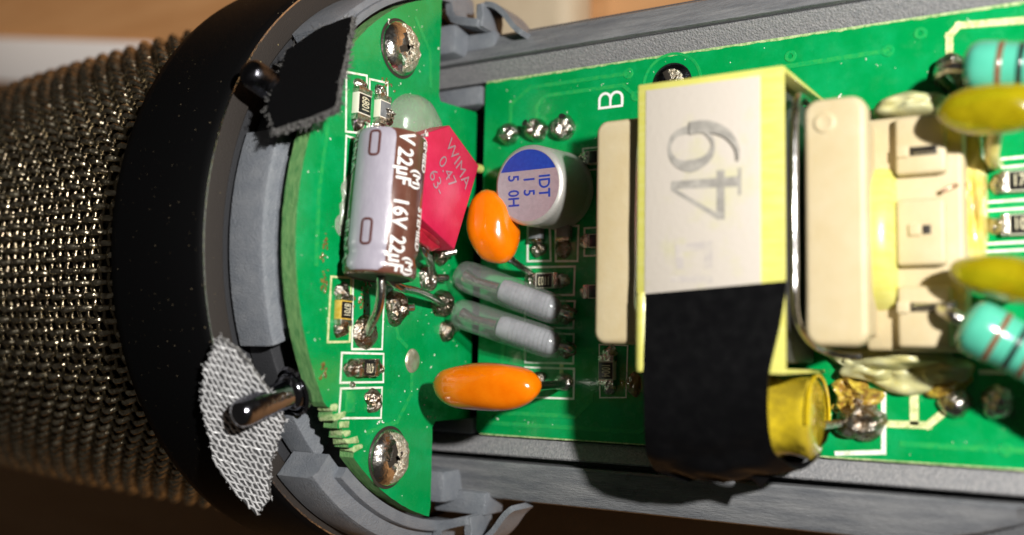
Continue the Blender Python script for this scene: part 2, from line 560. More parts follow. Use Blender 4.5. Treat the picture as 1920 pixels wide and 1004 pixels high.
bm = new()
box(bm, (-103, 37.2, -26.4), (62, 7.0, 1.0), Matrix.Translation((-103, 37.2, 0)) @ Matrix.Rotation(-0.17, 4, 'Z') @ Matrix.Translation((103, -37.2, 0)), bevel=0.3)
tag(obj('paper_strip', bm, 'paper_white'), 'blurred white paper strip on the brown table above the metal grille', 'paper')
bm = new()
box(bm, (-14, 31, -24), (22, 20, 6), I4, bevel=2.0, seg=3)
tag(obj('wooden_block', bm, 'beige_block'), 'out of focus beige block on the table behind the upper grey rail', 'block')

# ================================================================== grille
g = thing('microphone_grille', 'woven brassy metal wire grille of the microphone head', 'grille', (-12, 0, 0))
def grille_r(x):
    t = max(0.0, -x - 12)
    return 20.6 - 0.006 * t - 0.0009 * t * t
bm = new()
HP, WP = 0.92, 0.86
hoops = [-10.5 - HP * j for j in range(70)]
na = int(math.radians(232) * 20.9 / WP)
angs = [math.radians(-116 + 232 * k / (na - 1)) for k in range(na)]
AMP, WR = 0.36, 0.23
for k, a in enumerate(angs):
    pts = []
    for j in range(len(hoops) - 1):
        for s in range(4):
            f = s / 4
            x = hoops[j] + (hoops[j + 1] - hoops[j]) * f
            q = math.cos(math.pi * (j + f + k))
            r = grille_r(x) + AMP * math.copysign(abs(q) ** 0.8, q) + 0.05 * noise.noise(Vector((k * 1.7, j * 1.3, 5)))
            aa = a + 0.006 * noise.noise(Vector((k * 0.7, x * 0.5, 0)))
            pts.append((x, r * math.sin(aa), r * math.cos(aa)))
    tube(bm, pts, WR, 7, cap=False)
o = obj('wire_mesh', bm, 'grille_wire', g, smooth=80)
o['kind'] = 'stuff'
bm = new()
for j, x in enumerate(hoops[:-1]):
    pts = []
    for k in range(na - 1):
        a = angs[k]
        r = grille_r(x) - 0.16 - 0.10 * math.cos(math.pi * (k + j))
        pts.append((x, r * math.sin(a), r * math.cos(a)))
    tube(bm, pts, 0.19, 6, cap=False)
o = obj('hoop_wires', bm, 'grille_hoop', g, smooth=80)
o['kind'] = 'stuff'
bm = new()
prof = [(grille_r(-10 - i * 3) - 0.75, -10 - i * 3) for i in range(22)] + [(0.0, -75)]
lathe(bm, prof, frame((0, 0, 0), (0, 0, 1), (0, 1, 0), (1, 0, 0)), 64)
obj('foam_liner', bm, 'grille_liner', g)

# ================================================================== black ring
rg = thing('collar_ring', 'thick matt black ring clamping the metal grille to the body', 'ring', (-8, 0, 0))
MX = frame((0, 0, 0), (0, 0, 1), (0, -1, 0), (1, 0, 0))
bm = new()
lathe(bm, [(21.2, -13.4), (22.2, -13.4), (22.55, -13.0), (22.7, -12.2), (22.62, -8), (22.42, -5.5), (22.28, -5.12), (22.15, -5.0)], MX, 160)
obj('ring_body', bm, 'black_ring', rg, smooth=50)
bm = new()
lathe(bm, [(22.15, -5.0), (22.02, -4.96), (20.62, -5.0), (20.5, -5.1), (20.5, -13.4), (21.2, -13.4)], MX, 160)
obj('front_face', bm, 'black_ring_face', rg, smooth=30)
bm = new()
lathe(bm, [(22.19, -5.05), (22.21, -4.93), (22.10, -4.93), (22.08, -5.02), (22.19, -5.05)], MX, 160)  # bright metal band stands in for the glint along the ring's edge
obj('edge_glint', bm, 'wire', rg, smooth=60)

# ================================================================== chassis
ch = thing('microphone_chassis', 'grey moulded plastic chassis with long rails holding both green boards', 'chassis', (0, 0, -18))
bm = new()
def trough(x):
    out = []
    for i in range(25):
        a = math.radians(92 + 176 * i / 24)
        out.append((17.6 * math.sin(a), 17.6 * math.cos(a)))
    for i in range(25):
        a = math.radians(268 - 176 * i / 24)
        out.append((15.6 * math.sin(a), 15.6 * math.cos(a) - 0.3))
    return out
extrude_x(bm, trough, [-5, 20, 45, 62])
obj('trough', bm, 'trough_dark', ch)
# inner wall that closes the collar behind the half disc
bm = new()
lathe(bm, [(0.0, -5.4), (20.4, -5.4), (20.4, -6.2), (0.0, -6.2)], MX, 80)
obj('bulkhead', bm, 'dark_plastic', ch)

XS = [-4.6, -2, 0, 5, 10, 15, 20, 25, 30, 35, 40, 46]
def rough_z(x, s):
    return 0.05 * noise.noise(Vector((x * 0.4, s, 3)))
# upper rail: inner ledge and outer strip are separate mouldings with a fine joint
bm = new()
extrude_x(bm, lambda x: [(13.72, -2.2), (15.02, -2.2), (15.02, 0.86 + rough_z(x, 1)), (14.94, 0.96), (13.86, 0.12), (13.72, 0.0)], XS)
obj('rail_ledge', bm, 'grey_rough', ch, smooth=25)
bm = new()
extrude_x(bm, lambda x: [(15.10, -2.2), (17.0, -2.4), (17.28, -0.6), (17.2, 0.12), (17.02, 0.42), (15.30, 1.36), (15.14, 1.40), (15.10, 1.30)], XS)
obj('rail', bm, 'rail_plastic', ch, smooth=25)
# lower rail with a wide dark groove
bm = new()
extrude_x(bm, lambda x: [(-13.42, -2.2), (-14.72, -2.2), (-14.72, 0.42 + rough_z(x, 7)), (-14.60, 0.52), (-13.60, 0.12), (-13.42, 0.0)], XS)
obj('rail_ledge', bm, 'grey_rough', ch, smooth=25)
def low_rail(x):
    t = max(0.0, (x - 29) / 10.0)
    w = 17.95 - 2.4 * t * t
    return [(-15.16, -2.2), (-w + 0.2, -2.4), (-w - 0.05, -0.6), (-w, -0.05), (-w + 0.10, 0.16), (-w + 0.22, 0.24), (-15.30, 0.72), (-15.16, 0.6)]
bm = new()
extrude_x(bm, low_rail, [-4.6, -2, 0, 5, 10, 15, 20, 25, 29, 31, 33, 35, 37, 39, 41])
obj('rail', bm, 'rail_plastic', ch, smooth=25)
bm = new()
extrude_x(bm, lambda x: [(-14.70, -2.2), (-15.18, -2.2), (-15.18, -1.2), (-14.70, -1.2)], [-4.6, 46])
obj('groove_floor', bm, 'dark_plastic', ch)
# stepped feet of the rails beside the long board's corners
for (x0, x1, y0, y1, z1) in ((-4.4, 0.7, 11.9, 13.4, 0.55), (-4.4, 0.55, -13.3, -12.15, 0.50)):
    bm = new()
    box(bm, ((x0 + x1) / 2, (y0 + y1) / 2, z1 / 2 - 1.2), (x1 - x0, y1 - y0, z1 + 2.4), I4, 0.18)
    obj('rail_foot', bm, 'grey_plastic', ch)
# side walls between the collar and the rails
for s, w in ((1, 17.6), (-1, 18.0)):
    bm = new()
    box(bm, (-2.6, s * (w - 0.9), 0.2), (4.4, 2.4, 5.0), Matrix.Rotation(0.0, 4, 'X'), 0.4)
    obj('side_wall', bm, 'grey_plastic', ch)

# collar segments round the half disc board
bm = new(); sector(bm, -4.9, -1.25, 19.75, 20.75, 42, 84, 40, 0.30)
obj('collar_segment', bm, 'grey_plastic', ch, smooth=30)
bm = new(); sector(bm, -3.2, -0.9, 19.75, 20.25, 40, 86, 40, 0.18)
obj('collar_ridge', bm, 'grey_plastic', ch, smooth=30)
bm = new(); sector(bm, -4.7, -1.6, 19.75, 21.75, -86, -45, 40, 0.55)
obj('collar_segment', bm, 'grey_plastic', ch, smooth=30)
bm = new(); sector(bm, -2.4, -0.95, 19.68, 20.5, -88, -49, 40, 0.2)
obj('collar_ridge', bm, 'grey_plastic', ch, smooth=30)
bm = new(); sector(bm, -5.0, -2.2, 18.0, 20.05, -20.8, 18.6, 40, 0.45)
obj('stop_block', bm, 'grey_plastic', ch, smooth=30)
bm = new(); sector(bm, -2.6, -1.85, 17.8, 19.0, -18.5, 14.5, 40, 0.12)
obj('block_lip', bm, 'grey_plastic', ch, smooth=30)
bm = new(); sector(bm, -5.2, -3.4, 16.5, 19.2, -45, 45, 60, 0.2)
obj('inner_ring', bm, 'dark_plastic', ch, smooth=30)
# dark grey web beside the lower pin
bm = new(); sector(bm, -5.0, -3.0, 17.5, 19.7, -47, -36, 12, 0.2)
obj('web', bm, 'grey_plastic', ch, smooth=30)
# snap clips, one at each end of the cut edge
def stroke_poly(path, w):
    P = [Vector(p) for p in spline([(x, y, 0) for x, y in path], 4)] if len(path) > 4 else [Vector((x, y, 0)) for x, y in path]
    l, r = [], []
    for i, p in enumerate(P):
        d = (P[min(i + 1, len(P) - 1)] - P[max(i - 1, 0)]).normalized()
        n = Vector((-d.y, d.x, 0)) * (w / 2)
        l.append(((p + n).x, (p + n).y)); r.append(((p - n).x, (p - n).y))
    return l + r[::-1]
def clip(s, y):
    def pris(path, w, z0, z1, name):
        poly = [(px, s * (y + py)) for px, py in stroke_poly(path, w)]
        if sum(poly[i][0] * poly[(i + 1) % len(poly)][1] - poly[(i + 1) % len(poly)][0] * poly[i][1] for i in range(len(poly))) < 0:
            poly = poly[::-1]
        bm = new(); prism(bm, poly, z0, z1, I4, 0.12); obj(name, bm, 'grey_plastic', ch, smooth=30)
    pris([(-1.25, 3.2), (-1.05, 1.3), (-0.6, 0.75), (0.6, 0.35), (1.55, 0.1)], 0.62, -0.6, 2.5, 'snap_clip')
    pris([(1.5, -0.15), (1.55, 0.8), (1.5, 1.7)], 0.6, -0.6, 2.3, 'clip_stop')
    pris([(1.6, 1.75), (2.5, 1.5), (3.4, 0.75), (4.3, -0.4), (5.0, -1.0)], 0.42, -1.0, 1.9, 'clip_gusset')
    bm = new(); box(bm, (-0.2, s * (y - 0.9), -0.4), (4.6, 1.7, 2.6), I4, 0.2); obj('clip_root', bm, 'grey_plastic', ch)
clip(1, 17.5)
clip(-1, 19.2)

# ================================================================== half disc board
disc = thing('half_disc_circuit_board', 'green half disc circuit board standing across the chassis beside the black ring', 'circuit board', (0, 0, 5))
T = 1.15
pts = []
def disc_pt(a, r=19.5):
    return (-r * math.cos(a), r * math.sin(a))          # local x = -Z, local y = Y
a_cut = math.acos(5.0 / 19.5)
N = 120
for i in range(N + 1):
    a = -a_cut + 2 * a_cut * i / N
    deg = math.degrees(a)
    r = 19.5 + 0.05 * noise.noise(Vector((deg * 0.9, 0, 0)))
    if -46 < deg < -33.5:
        r = 19.5 - 0.75 * (((-33.5 - deg) / 2.5) % 1.0)
    pts.append(disc_pt(a, r))
cut = []
y = 18.6
while y > 11.3:
    cut.append((-5.1 + 0.07 * noise.noise(Vector((y * 2.2, 5, 0))), y)); y -= 0.7
low = [(-0.15, 11.42), (0.0, 11.25), (0.0, -12.0), (-0.2, -12.15), (-4.5, -12.2)]
y = -12.6
while y > -18.8:
    low.append((-4.85 + 0.07 * noise.noise(Vector((y * 2.2, 9, 0))), y)); y -= 0.7
poly = pts + cut + [(-4.9, 11.16)] + low
bm = new()
prism(bm, poly, -T, 0.0, on_disc(0, 0), 0.0, mi_side=1, mi_top=0)
obj('substrate', bm, 'green_mask', disc, smooth=20, mats=['green_mask', 'board_edge'])
# the saw marks left on the lower rim
for k in range(6):
    a = math.radians(-35 - 2.1 * k)
    bm = new()
    M = on_disc(18.95 * math.sin(a), 18.95 * math.cos(a), 4 + 5 * (k % 2), -T * 0.45)
    box(bm, (0.1 * (k % 3), 0, 0), (0.7 + 0.3 * ((k * 5) % 3), 0.45, 1.18), M, 0.12)
    for v in bm.verts:
        v.co += Vector((0.10 * noise.noise(v.co * 2.3), 0.14 * noise.noise(v.co * 2.9 + Vector((5, 0, 0))), 0.14 * noise.noise(v.co * 2.6 + Vector((0, 7, 0)))))
    obj('saw_tooth', bm, 'pale_edge', disc)

DF = on_disc(0, 0, 0, 0.0)
def dz(pts):                                    # (Y, Z) pairs into the disc's local plane
    return [(-z, y) for y, z in pts]
def silk(board, M, pts, w=0.14, closed=True, m='silk'):
    bm = new()
    strip(bm, pts, w, M, closed)
    obj('printed_outline', bm, m, board, smooth=0)
silk(disc, DF, dz([(10.62, 15.46), (10.90, 13.40), (7.02, 13.16), (6.74, 15.30)]))
silk(disc, DF, dz([(10.75, 13.10), (10.95, 11.20), (7.3, 11.0), (7.1, 12.95)]))
silk(disc, DF, dz([(6.45, 14.3), (6.47, 15.24), (3.0, 15.27), (0.72, 15.5)]), closed=False)
silk(disc, DF, dz([(-2.70, 16.2), (-2.62, 14.3), (-6.72, 14.22), (-6.80, 16.32)]), m='silk_yellow')
silk(disc, DF, dz([(-2.57, 14.1), (-7.19, 13.98), (-7.14, 10.9), (-2.4, 10.85)]), closed=False)
silk(disc, DF, dz([(-2.75, 10.6), (-2.85, 8.75)]), closed=False)
silk(disc, DF, dz([(-7.44, 14.95), (-7.45, 10.72), (-9.33, 10.66), (-9.32, 15.0)]))
silk(disc, DF, dz([(-9.68, 14.92), (-9.69, 10.77), (-11.7, 10.79), (-11.54, 15.02)]))

def joint(board, M, rx, ry, h, seed, m='solder', pin=None, flat=0.5, lump=0.22):
    bm = new()
    blob(bm, M, rx, ry, h, seed, lump, flat)
    o = obj('solder_joint', bm, m, board, smooth=60)
    if pin:
        bm = new()
        tube(bm, [M @ Vector((0, 0, h * 0.3)), M @ Vector(pin)], [0.32, 0.26], 10)
        obj('cut_lead', bm, 'wire', o, smooth=50)
    return o
def ring_pad(board, M, r, m='pad_tin', h=0.035):
    bm = new()
    lathe(bm, [(0.0, h), (r * 0.9, h), (r, h * 0.5), (r, -0.02)], M, 28)
    obj('round_pad', bm, m, board)
# joints on the half disc
joint(disc, on_disc(-2.0, 6.04), 0.95, 1.0, 0.75, 3, 'solder', (1.5, 0.15, 0.75))
joint(disc, on_disc(-4.35, 9.7), 0.95, 1.2, 0.9, 4, 'solder_dark', (1.0, 0.1, 0.9))
joint(disc, on_disc(-3.7, 4.3), 1.15, 1.05, 1.0, 5, 'solder_dark')
joint(disc, on_disc(-5.7, 3.6), 0.75, 0.85, 0.7, 6, 'solder_dark', (0.9, 0.2, 0.5))
joint(disc, on_disc(-0.2, 4.6), 0.75, 0.85, 0.7, 8, 'solder_dark', (0.6, 0.3, 1.1))
joint(disc, on_disc(-6.15, 12.75), 1.25, 1.15, 0.55, 9, 'solder_dark')
joint(disc, on_disc(-10.54, 11.75), 0.75, 0.80, 0.55, 10, 'solder_dark', lump=0.4)
bm = new(); blob(bm, on_disc(-7.89, 7.48), 0.86, 0.90, 0.22, 12, 0.05, 0.5)
obj('test_pad', bm, 'pad_tin', disc, smooth=60)
bm = new(); box(bm, (0, 0, 0.03), (0.95, 1.35, 0.07), on_disc(-10.55, 14.0), 0.02)
obj('empty_pad', bm, 'green_track', disc)
bm = new(); blob(bm, on_disc(-9.45, 13.9), 0.22, 0.22, 0.3, 2)
obj('solder_bead', bm, 'solder', disc)
# flux residue around reworked joints
for i, (yy, zz, rx, ry) in enumerate(((2.0, 15.0, 1.0, 1.6), (0.4, 14.4, 1.1, 1.6), (-1.0, 17.0, 0.35, 0.8), (-3.0, 16.9, 0.3, 0.7), (-3.0, 12.6, 0.9, 0.9), (-4.2, 13.2, 0.6, 0.8),
                                      (-8.6, 16.6, 0.3, 0.6), (11.0, 11.2, 0.9, 0.5), (11.2, 16.0, 0.3, 0.5))):
    bm = new()
    if i in (0, 1):
        blob(bm, on_disc(yy, zz), rx, ry, 0.22, 40 + i, 0.9, 0.4, 30, 7)
    else:
        rq = random.Random(i)
        for k in range(14):
            blob(bm, on_disc(yy + rq.gauss(0, ry * 0.5), zz + rq.gauss(0, rx * 0.5)), rq.uniform(0.04, 0.16), rq.uniform(0.04, 0.2), 0.06, 40 + i + k, 0.8, 0.4, 9, 3)
    o = obj('flux_residue', bm, 'glue_clear' if i in (0, 1) else 'flux_thin', disc, smooth=60)
    if i > 1:
        o['kind'] = 'stuff'

def dust_on(board, M, region, n, seed):
    rnd = random.Random(seed)
    bm = new()
    for i in range(n):
        x, y = region(rnd)
        r = rnd.choice((0.02, 0.025, 0.03, 0.04, 0.07))
        a = rnd.random() * 6.28
        for k in range(rnd.choice((1, 1, 2, 3))):
            box(bm, (0, 0, 0.03), (r * rnd.uniform(1, 2.6), r, 0.05), M @ Matrix.Translation((x + rnd.gauss(0, r), y + rnd.gauss(0, r), 0.0)) @ Matrix.Rotation(a + k, 4, 'Z') @ Matrix.Rotation(rnd.uniform(-0.5, 0.5), 4, 'X'))
    o = obj('dust_flakes', bm, 'dust', board, smooth=0)
    o['kind'] = 'stuff'
def reg_disc(r):
    a, q = r.uniform(-1.25, 1.25), 19.2 * math.sqrt(r.random())
    z = q * math.cos(a)
    return (-max(z, 0.8), q * math.sin(a) if z > 5 else r.uniform(-12, 11))
dust_on(disc, DF, reg_disc, 150, 3)

# ------------------------------------------------------------------ long board
main = thing('long_circuit_board', 'long green circuit board lying flat between the two grey rails', 'circuit board', (25, 0, -1))
rnd = random.Random(5)
poly = [(1.0 + 0.02 * i, 13.58 - 0.03 * (i == 0)) for i in range(1)]
x = 1.3
top_edge = []
while x < 46:
    top_edge.append((x, 13.58)); x += 1.5
poly = [(0.84, -12.95), (1.05, -13.18)] + [(2.0 + 4 * i, -13.24) for i in range(12)] + [(46, -13.24), (46, 13.58)] + top_edge[::-1] + [(1.15, 13.55), (1.0, 13.35)]
bm = new()
prism(bm, poly, ZB - 1.5, ZB, I4, 0.0, mi_side=1, mi_top=0)
obj('substrate', bm, 'green_mask', main, smooth=20, mats=['green_mask', 'board_edge'])
for ya, yb, m, wv in ((13.50, 13.66, 'pale_edge', 1.0), (-13.30, -13.20, 'pale_edge', 0.3)):
    bm = new()
    n = 160
    va = []
    for i in range(n + 1):
        x = 1.1 + 44.8 * i / n
        w = 0.09 * noise.noise(Vector((x * 2.3, ya, 0))) * wv
        va.append([bm.verts.new((x, ya + w, ZB - 0.05)), bm.verts.new((x, ya + w, ZB + 0.015)), bm.verts.new((x, yb, ZB + 0.012)), bm.verts.new((x, yb + 0.03, ZB - 1.4))])
    for A, B in zip(va, va[1:]):
        for k in range(3):
            bm.faces.new((A[k], B[k], B[k + 1], A[k + 1]))
    obj('bare_edge', bm, m, main)
MF = on_main(0, 0, 0, 0.0)
silk(main, MF, [(5.0, 2.2), (6.85, 2.15), (6.98, -0.46), (5.03, -0.42)])
silk(main, MF, [(7.35, 2.1), (9.22, 2.0), (9.17, -0.55), (7.4, -0.5)])
silk(main, MF, [(4.95, -0.88), (8.96, -0.93), (8.91, -2.98), (4.92, -2.95)])
silk(main, MF, [(4.89, -3.37), (9.0, -3.42), (8.9, -5.36), (4.9, -5.3)])
silk(main, MF, [(4.94, -5.72), (8.95, -5.78), (8.94, -7.87), (4.98, -7.87)])
silk(main, MF, [(4.99, -8.22), (9.02, -8.24), (9.0, -10.36), (5.04, -10.38)])
silk(main, MF, [(10.98, -6.5), (13.15, -6.55), (13.06, -10.12), (11.07, -10.2)], 0.09)
silk(main, MF, [(9.5, 7.6), (11.5, 7.6), (11.5, 6.0), (9.5, 6.0)], 0.12)
silk(main, MF, [(9.7, 1.8), (11.5, 1.8), (11.5, -0.2), (9.7, -0.2)], 0.12)
silk(main, MF, [(29.97, -9.32), (29.92, -12.75), (27.2, -13.0)], 0.28, False)
silk(main, MF, [(35.2, -7.85), (40, -7.75)], 0.28, False)
for yy in (4.45, 3.95, 1.98, 1.48, -0.45, -0.9):
    silk(main, MF, [(35.6, yy), (41, yy + 0.08)], 0.15, False)
# tracks under the solder mask
def track(pts, w, m='green_track'):
    bm = new(); strip(bm, pts, w, on_main(0, 0, 0, 0.004), False, 0.025); obj('track', bm, m, main, smooth=0)
track([(2.95, -8.3), (3.1, -6.8), (3.1, -5.2)], 0.32)
track([(9.1, -6.88), (11.3, -6.86)], 0.34)
track([(31.69, -9.0), (31.67, -11.05)], 0.5, 'silk_yellow')
track([(29.9, -11.06), (32.42, -11.03), (33.6, -9.96)], 0.42, 'silk_yellow')
track([(34.01, 10.9), (34.03, 12.2), (34.55, 12.75), (41.0, 12.3)], 0.42, 'silk_yellow')
track([(5.9, 0.0), (5.9, -1.2)], 0.26)
track([(8.0, -7.9), (8.0, -8.9)], 0.30, 'silk_yellow')
track([(1.6, 4.2), (3.0, 2.8), (3.0, -0.6), (4.6, -2.0)], 0.30)
track([(3.3, 9.2), (3.3, 11.6), (5.0, 12.7), (13.0, 12.7)], 0.28)
track([(5.6, 9.3), (5.6, 11.2), (6.3, 11.9), (12.6, 11.9), (13.6, 11.0)], 0.28)
track([(2.0, -11.6), (9.2, -11.6), (10.4, -10.4), (10.52, -9.4)], 0.30)
track([(1.8, -12.4), (14.0, -12.4), (16.0, -11.4)], 0.30)
track([(30.5, 11.8), (22.0, 11.6), (20.4, 10.2)], 0.30)
track([(31.0, -12.2), (37.5, -12.2), (38.8, -11.0)], 0.32)
for vx, vy in ((13.0, 12.7), (13.6, 11.0), (1.6, 4.2), (2.0, -11.6), (30.5, 11.8), (32.4, 12.6), (24.5, 12.3), (36.5, -12.2)):
    bm = new(); lathe(bm, [(0.16, 0.01), (0.18, 0.05), (0.36, 0.05), (0.40, 0.0)], on_main(vx, vy), 20); obj('via', bm, 'green_track', main)
def disc_track(pts, w=0.3):
    bm = new(); strip(bm, dz(pts), w, on_disc(0, 0, 0, 0.004), False, 0.02); obj('track', bm, 'green_track', disc, smooth=0)
disc_track([(-7.89, 7.5), (-10.2, 7.5), (-12.0, 9.0), (-12.6, 12.2)])
disc_track([(-4.35, 9.7), (-6.3, 9.2), (-6.9, 8.2)])
disc_track([(12.0, 6.2), (14.5, 6.4), (16.4, 8.2)])
disc_track([(6.8, 17.0), (2.5, 17.6), (-2.0, 17.6)])
bpts = [(10.77, 10.42), (10.77, 11.0)] + [(11.21 - 0.44 * math.cos(k * math.pi / 8), 11.0 + 0.46 * math.sin(k * math.pi / 8)) for k in range(1, 8)] + [(11.65, 11.0), (11.65, 10.42), (11.65, 11.0)] + \
       [(12.11 - 0.46 * math.cos(k * math.pi / 8), 11.0 + 0.46 * math.sin(k * math.pi / 8)) for k in range(1, 8)] + [(12.57, 11.0), (12.57, 10.42), (10.77, 10.42)]
bm = new(); strip(bm, bpts, 0.17, MF, False, 0.03); obj('printed_letter', bm, 'print_white', main, smooth=0)
for i, (x, y, rx, h) in enumerate(((3.30, 9.25, 0.85, 1.0), (5.6, 9.35, 0.92, 0.9), (7.85, 9.3, 0.98, 1.05))):
    joint(main, on_main(x, y), rx, rx * 1.02, h, 20 + i, 'solder', None if i == 0 else ((-0.3, 0.35, 1.3) if i == 1 else (0.55, 0.55, 1.25)))
joint(main, on_main(5.94, 0.5), 0.62, 0.72, 0.45, 24, 'solder_dark', lump=0.4)
joint(main, on_main(8.0, 0.35), 0.70, 0.75, 0.5, 25, 'solder_dark')
joint(main, on_main(8.35, -4.30), 0.85, 0.75, 0.5, 26, 'solder_dark', lump=0.4)
joint(main, on_main(8.35, -6.85), 0.85, 0.75, 0.5, 27, 'solder_dark', lump=0.4)
joint(main, on_main(8.15, -9.2), 0.85, 0.70, 0.55, 28, 'solder')
joint(main, on_main(6.2, -9.0), 0.6, 0.6, 0.6, 29, 'solder_dark')
joint(main, on_main(28.5, -10.9), 1.5, 1.35, 1.1, 30, 'solder_dark', lump=0.6)
joint(main, on_main(33.89, -9.64), 0.95, 0.95, 0.7, 31, 'solder')
joint(main, on_main(36.13, -9.55), 1.0, 1.0, 0.75, 32, 'solder')
joint(main, on_main(34.1, 9.9), 1.05, 1.2, 1.3, 33, 'solder_dark')
joint(main, on_main(37.0, -7.3), 0.9, 0.5, 0.5, 34, 'solder')
bm = new(); lathe(bm, [(0.18, 0.01), (0.2, 0.05), (0.42, 0.05), (0.46, 0.0)], on_main(10.52, -9.33), 22); obj('via', bm, 'green_track', main)
bm = new(); blob(bm, on_main(13.6, -9.2), 0.6, 0.9, 0.25, 44, 0.3); obj('flux_residue', bm, 'flux_thin', main, smooth=60)
for i, (x, y, rx, ry, h) in enumerate(((28.2, -9.4, 1.35, 1.1, 0.9), (27.6, -10.2, 0.8, 0.7, 0.5), (33.6, -8.6, 1.1, 0.8, 0.6))):
    bm = new(); blob(bm, on_main(x, y), rx, ry, h, 60 + i, 0.8, 0.5, 34, 9); obj('flux_residue', bm, 'flux', main, smooth=50)
def reg_main(r):
    return (r.uniform(1.3, 38), r.choice((r.uniform(8, 13.2), r.uniform(-13, -8), r.uniform(-13, 13))))
dust_on(main, MF, reg_main, 110, 9)

# ================================================================== screws
def screw(label, M, r, dome, seed, m='chrome', wear=0.88):
    t = thing('screw', label, 'screw', M.translation, 'cross head screws in the boards')
    bm = new()
    prof = [(r, -0.1), (r, 0.12 * dome), (r * 0.97, 0.28 * dome), (r * 0.86, 0.58 * dome), (r * 0.66, 0.84 * dome), (r * 0.42, 0.96 * dome), (r * 0.36, 0.95 * dome), (0.0, 0.62 * dome)]
    lathe(bm, prof, M, 40)
    obj('head', bm, m, t, smooth=40)
    bm = new(); lathe(bm, [(r * 0.9, 0.012), (r * 1.10, 0.012), (r * 1.10, 0.0)], M, 40); obj('seat_rim', bm, 'recess', t)
    bm = new()
    for a in (25, 115):
        box(bm, (0, 0, 0.80 * dome), (r * 1.05, r * 0.22, 0.34 * dome), M @ Matrix.Rotation(math.radians(a), 4, 'Z'), 0.03)
    obj('cross_recess', bm, 'recess', t)
    bm = new()
    NR, NA_ = 14, 30
    def head_z(q):
        for (r0, z0), (r1, z1) in zip(prof, prof[1:]):
            if r1 <= q <= r0:
                return z0 if r0 == r1 else z0 + (z1 - z0) * (r0 - q) / (r0 - r1)
        return 0.9 * dome
    gv = []
    for i in range(NR + 1):
        q = r * (0.04 + wear * i / NR)
        row = []
        for k in range(NA_ + 1):
            a = -1.8 + 3.6 * k / NA_ + 0.25 * noise.noise(Vector((i * 0.5, k * 0.3, seed)))
            e = min(i, NR - i, k, NA_ - k)
            h = max(head_z(q), 0.86 * dome if q < r * 0.5 else 0) + (0.02 + 0.34 * abs(noise.noise(Vector((q * 3.1, a * 2.6, seed)))) if e > 0 else -0.04)
            row.append(bm.verts.new(M @ Vector((q * math.cos(a), q * math.sin(a), h))))
        gv.append(row)
    for i in range(NR):
        for k in range(NA_):
            bm.faces.new((gv[i][k], gv[i][k + 1], gv[i + 1][k + 1], gv[i + 1][k]))
    obj('worn_metal', bm, 'grime', t, smooth=60)
    return t
screw('chrome cross head screw at the top of the half disc board', on_disc(13.7, 10.0, 0, 0.02), 1.9, 0.85, 3)
screw('scuffed chrome cross head screw at the bottom of the half disc board', on_disc(-14.35, 9.9, 0, 0.02), 1.9, 0.85, 8)
M = on_main(16.3, 11.55, 0, -0.6)
t = screw('black screw sunk in the long board above the yellow transformer', M, 1.85, 0.9, 12, 'black_metal', 0.5)
bm = new(); lathe(bm, [(2.0, 0.55), (2.0, 0.62), (2.18, 0.645), (2.2, 0.6)], M, 40); obj('hole_rim', bm, 'green_track', t)

# ================================================================== pins and cloth patches
def pin(label, a, b, r, m):
    t = thing('contact_pin', label, 'pin', a, 'metal pins beside the half disc board')
    M = along(a, b)
    L = (Vector(b) - Vector(a)).length
    bm = new()
    lathe(bm, [(r * 1.35, -0.3), (r * 1.35, 0.25), (r * 1.2, 0.4), (r, 0.5), (r, L - r * 0.75), (r * 0.93, L - r * 0.4), (r * 0.72, L - r * 0.13), (r * 0.38, L - 0.02), (0, L)], M, 32)
    obj('post', bm, m, t, smooth=50)
    bm = new()
    lathe(bm, [(r * 1.5, -0.35), (r * 1.75, -0.25), (r * 1.8, 0.0), (r * 1.62, 0.12), (r * 1.42, 0.05)], M, 32)
    obj('collar', bm, 'dark_chrome', t, smooth=50)
    return t
pin('dark glossy pin poking through the black felt patch', (-2.2, 8.1, 16.9), (-2.6, 9.55, 21.6), 0.92, 'black_metal')
pin('polished steel pin reflecting green beside the grey mesh cloth', (-2.4, -9.9, 16.7), (-3.2, -11.35, 20.7), 0.90, 'dark_chrome')

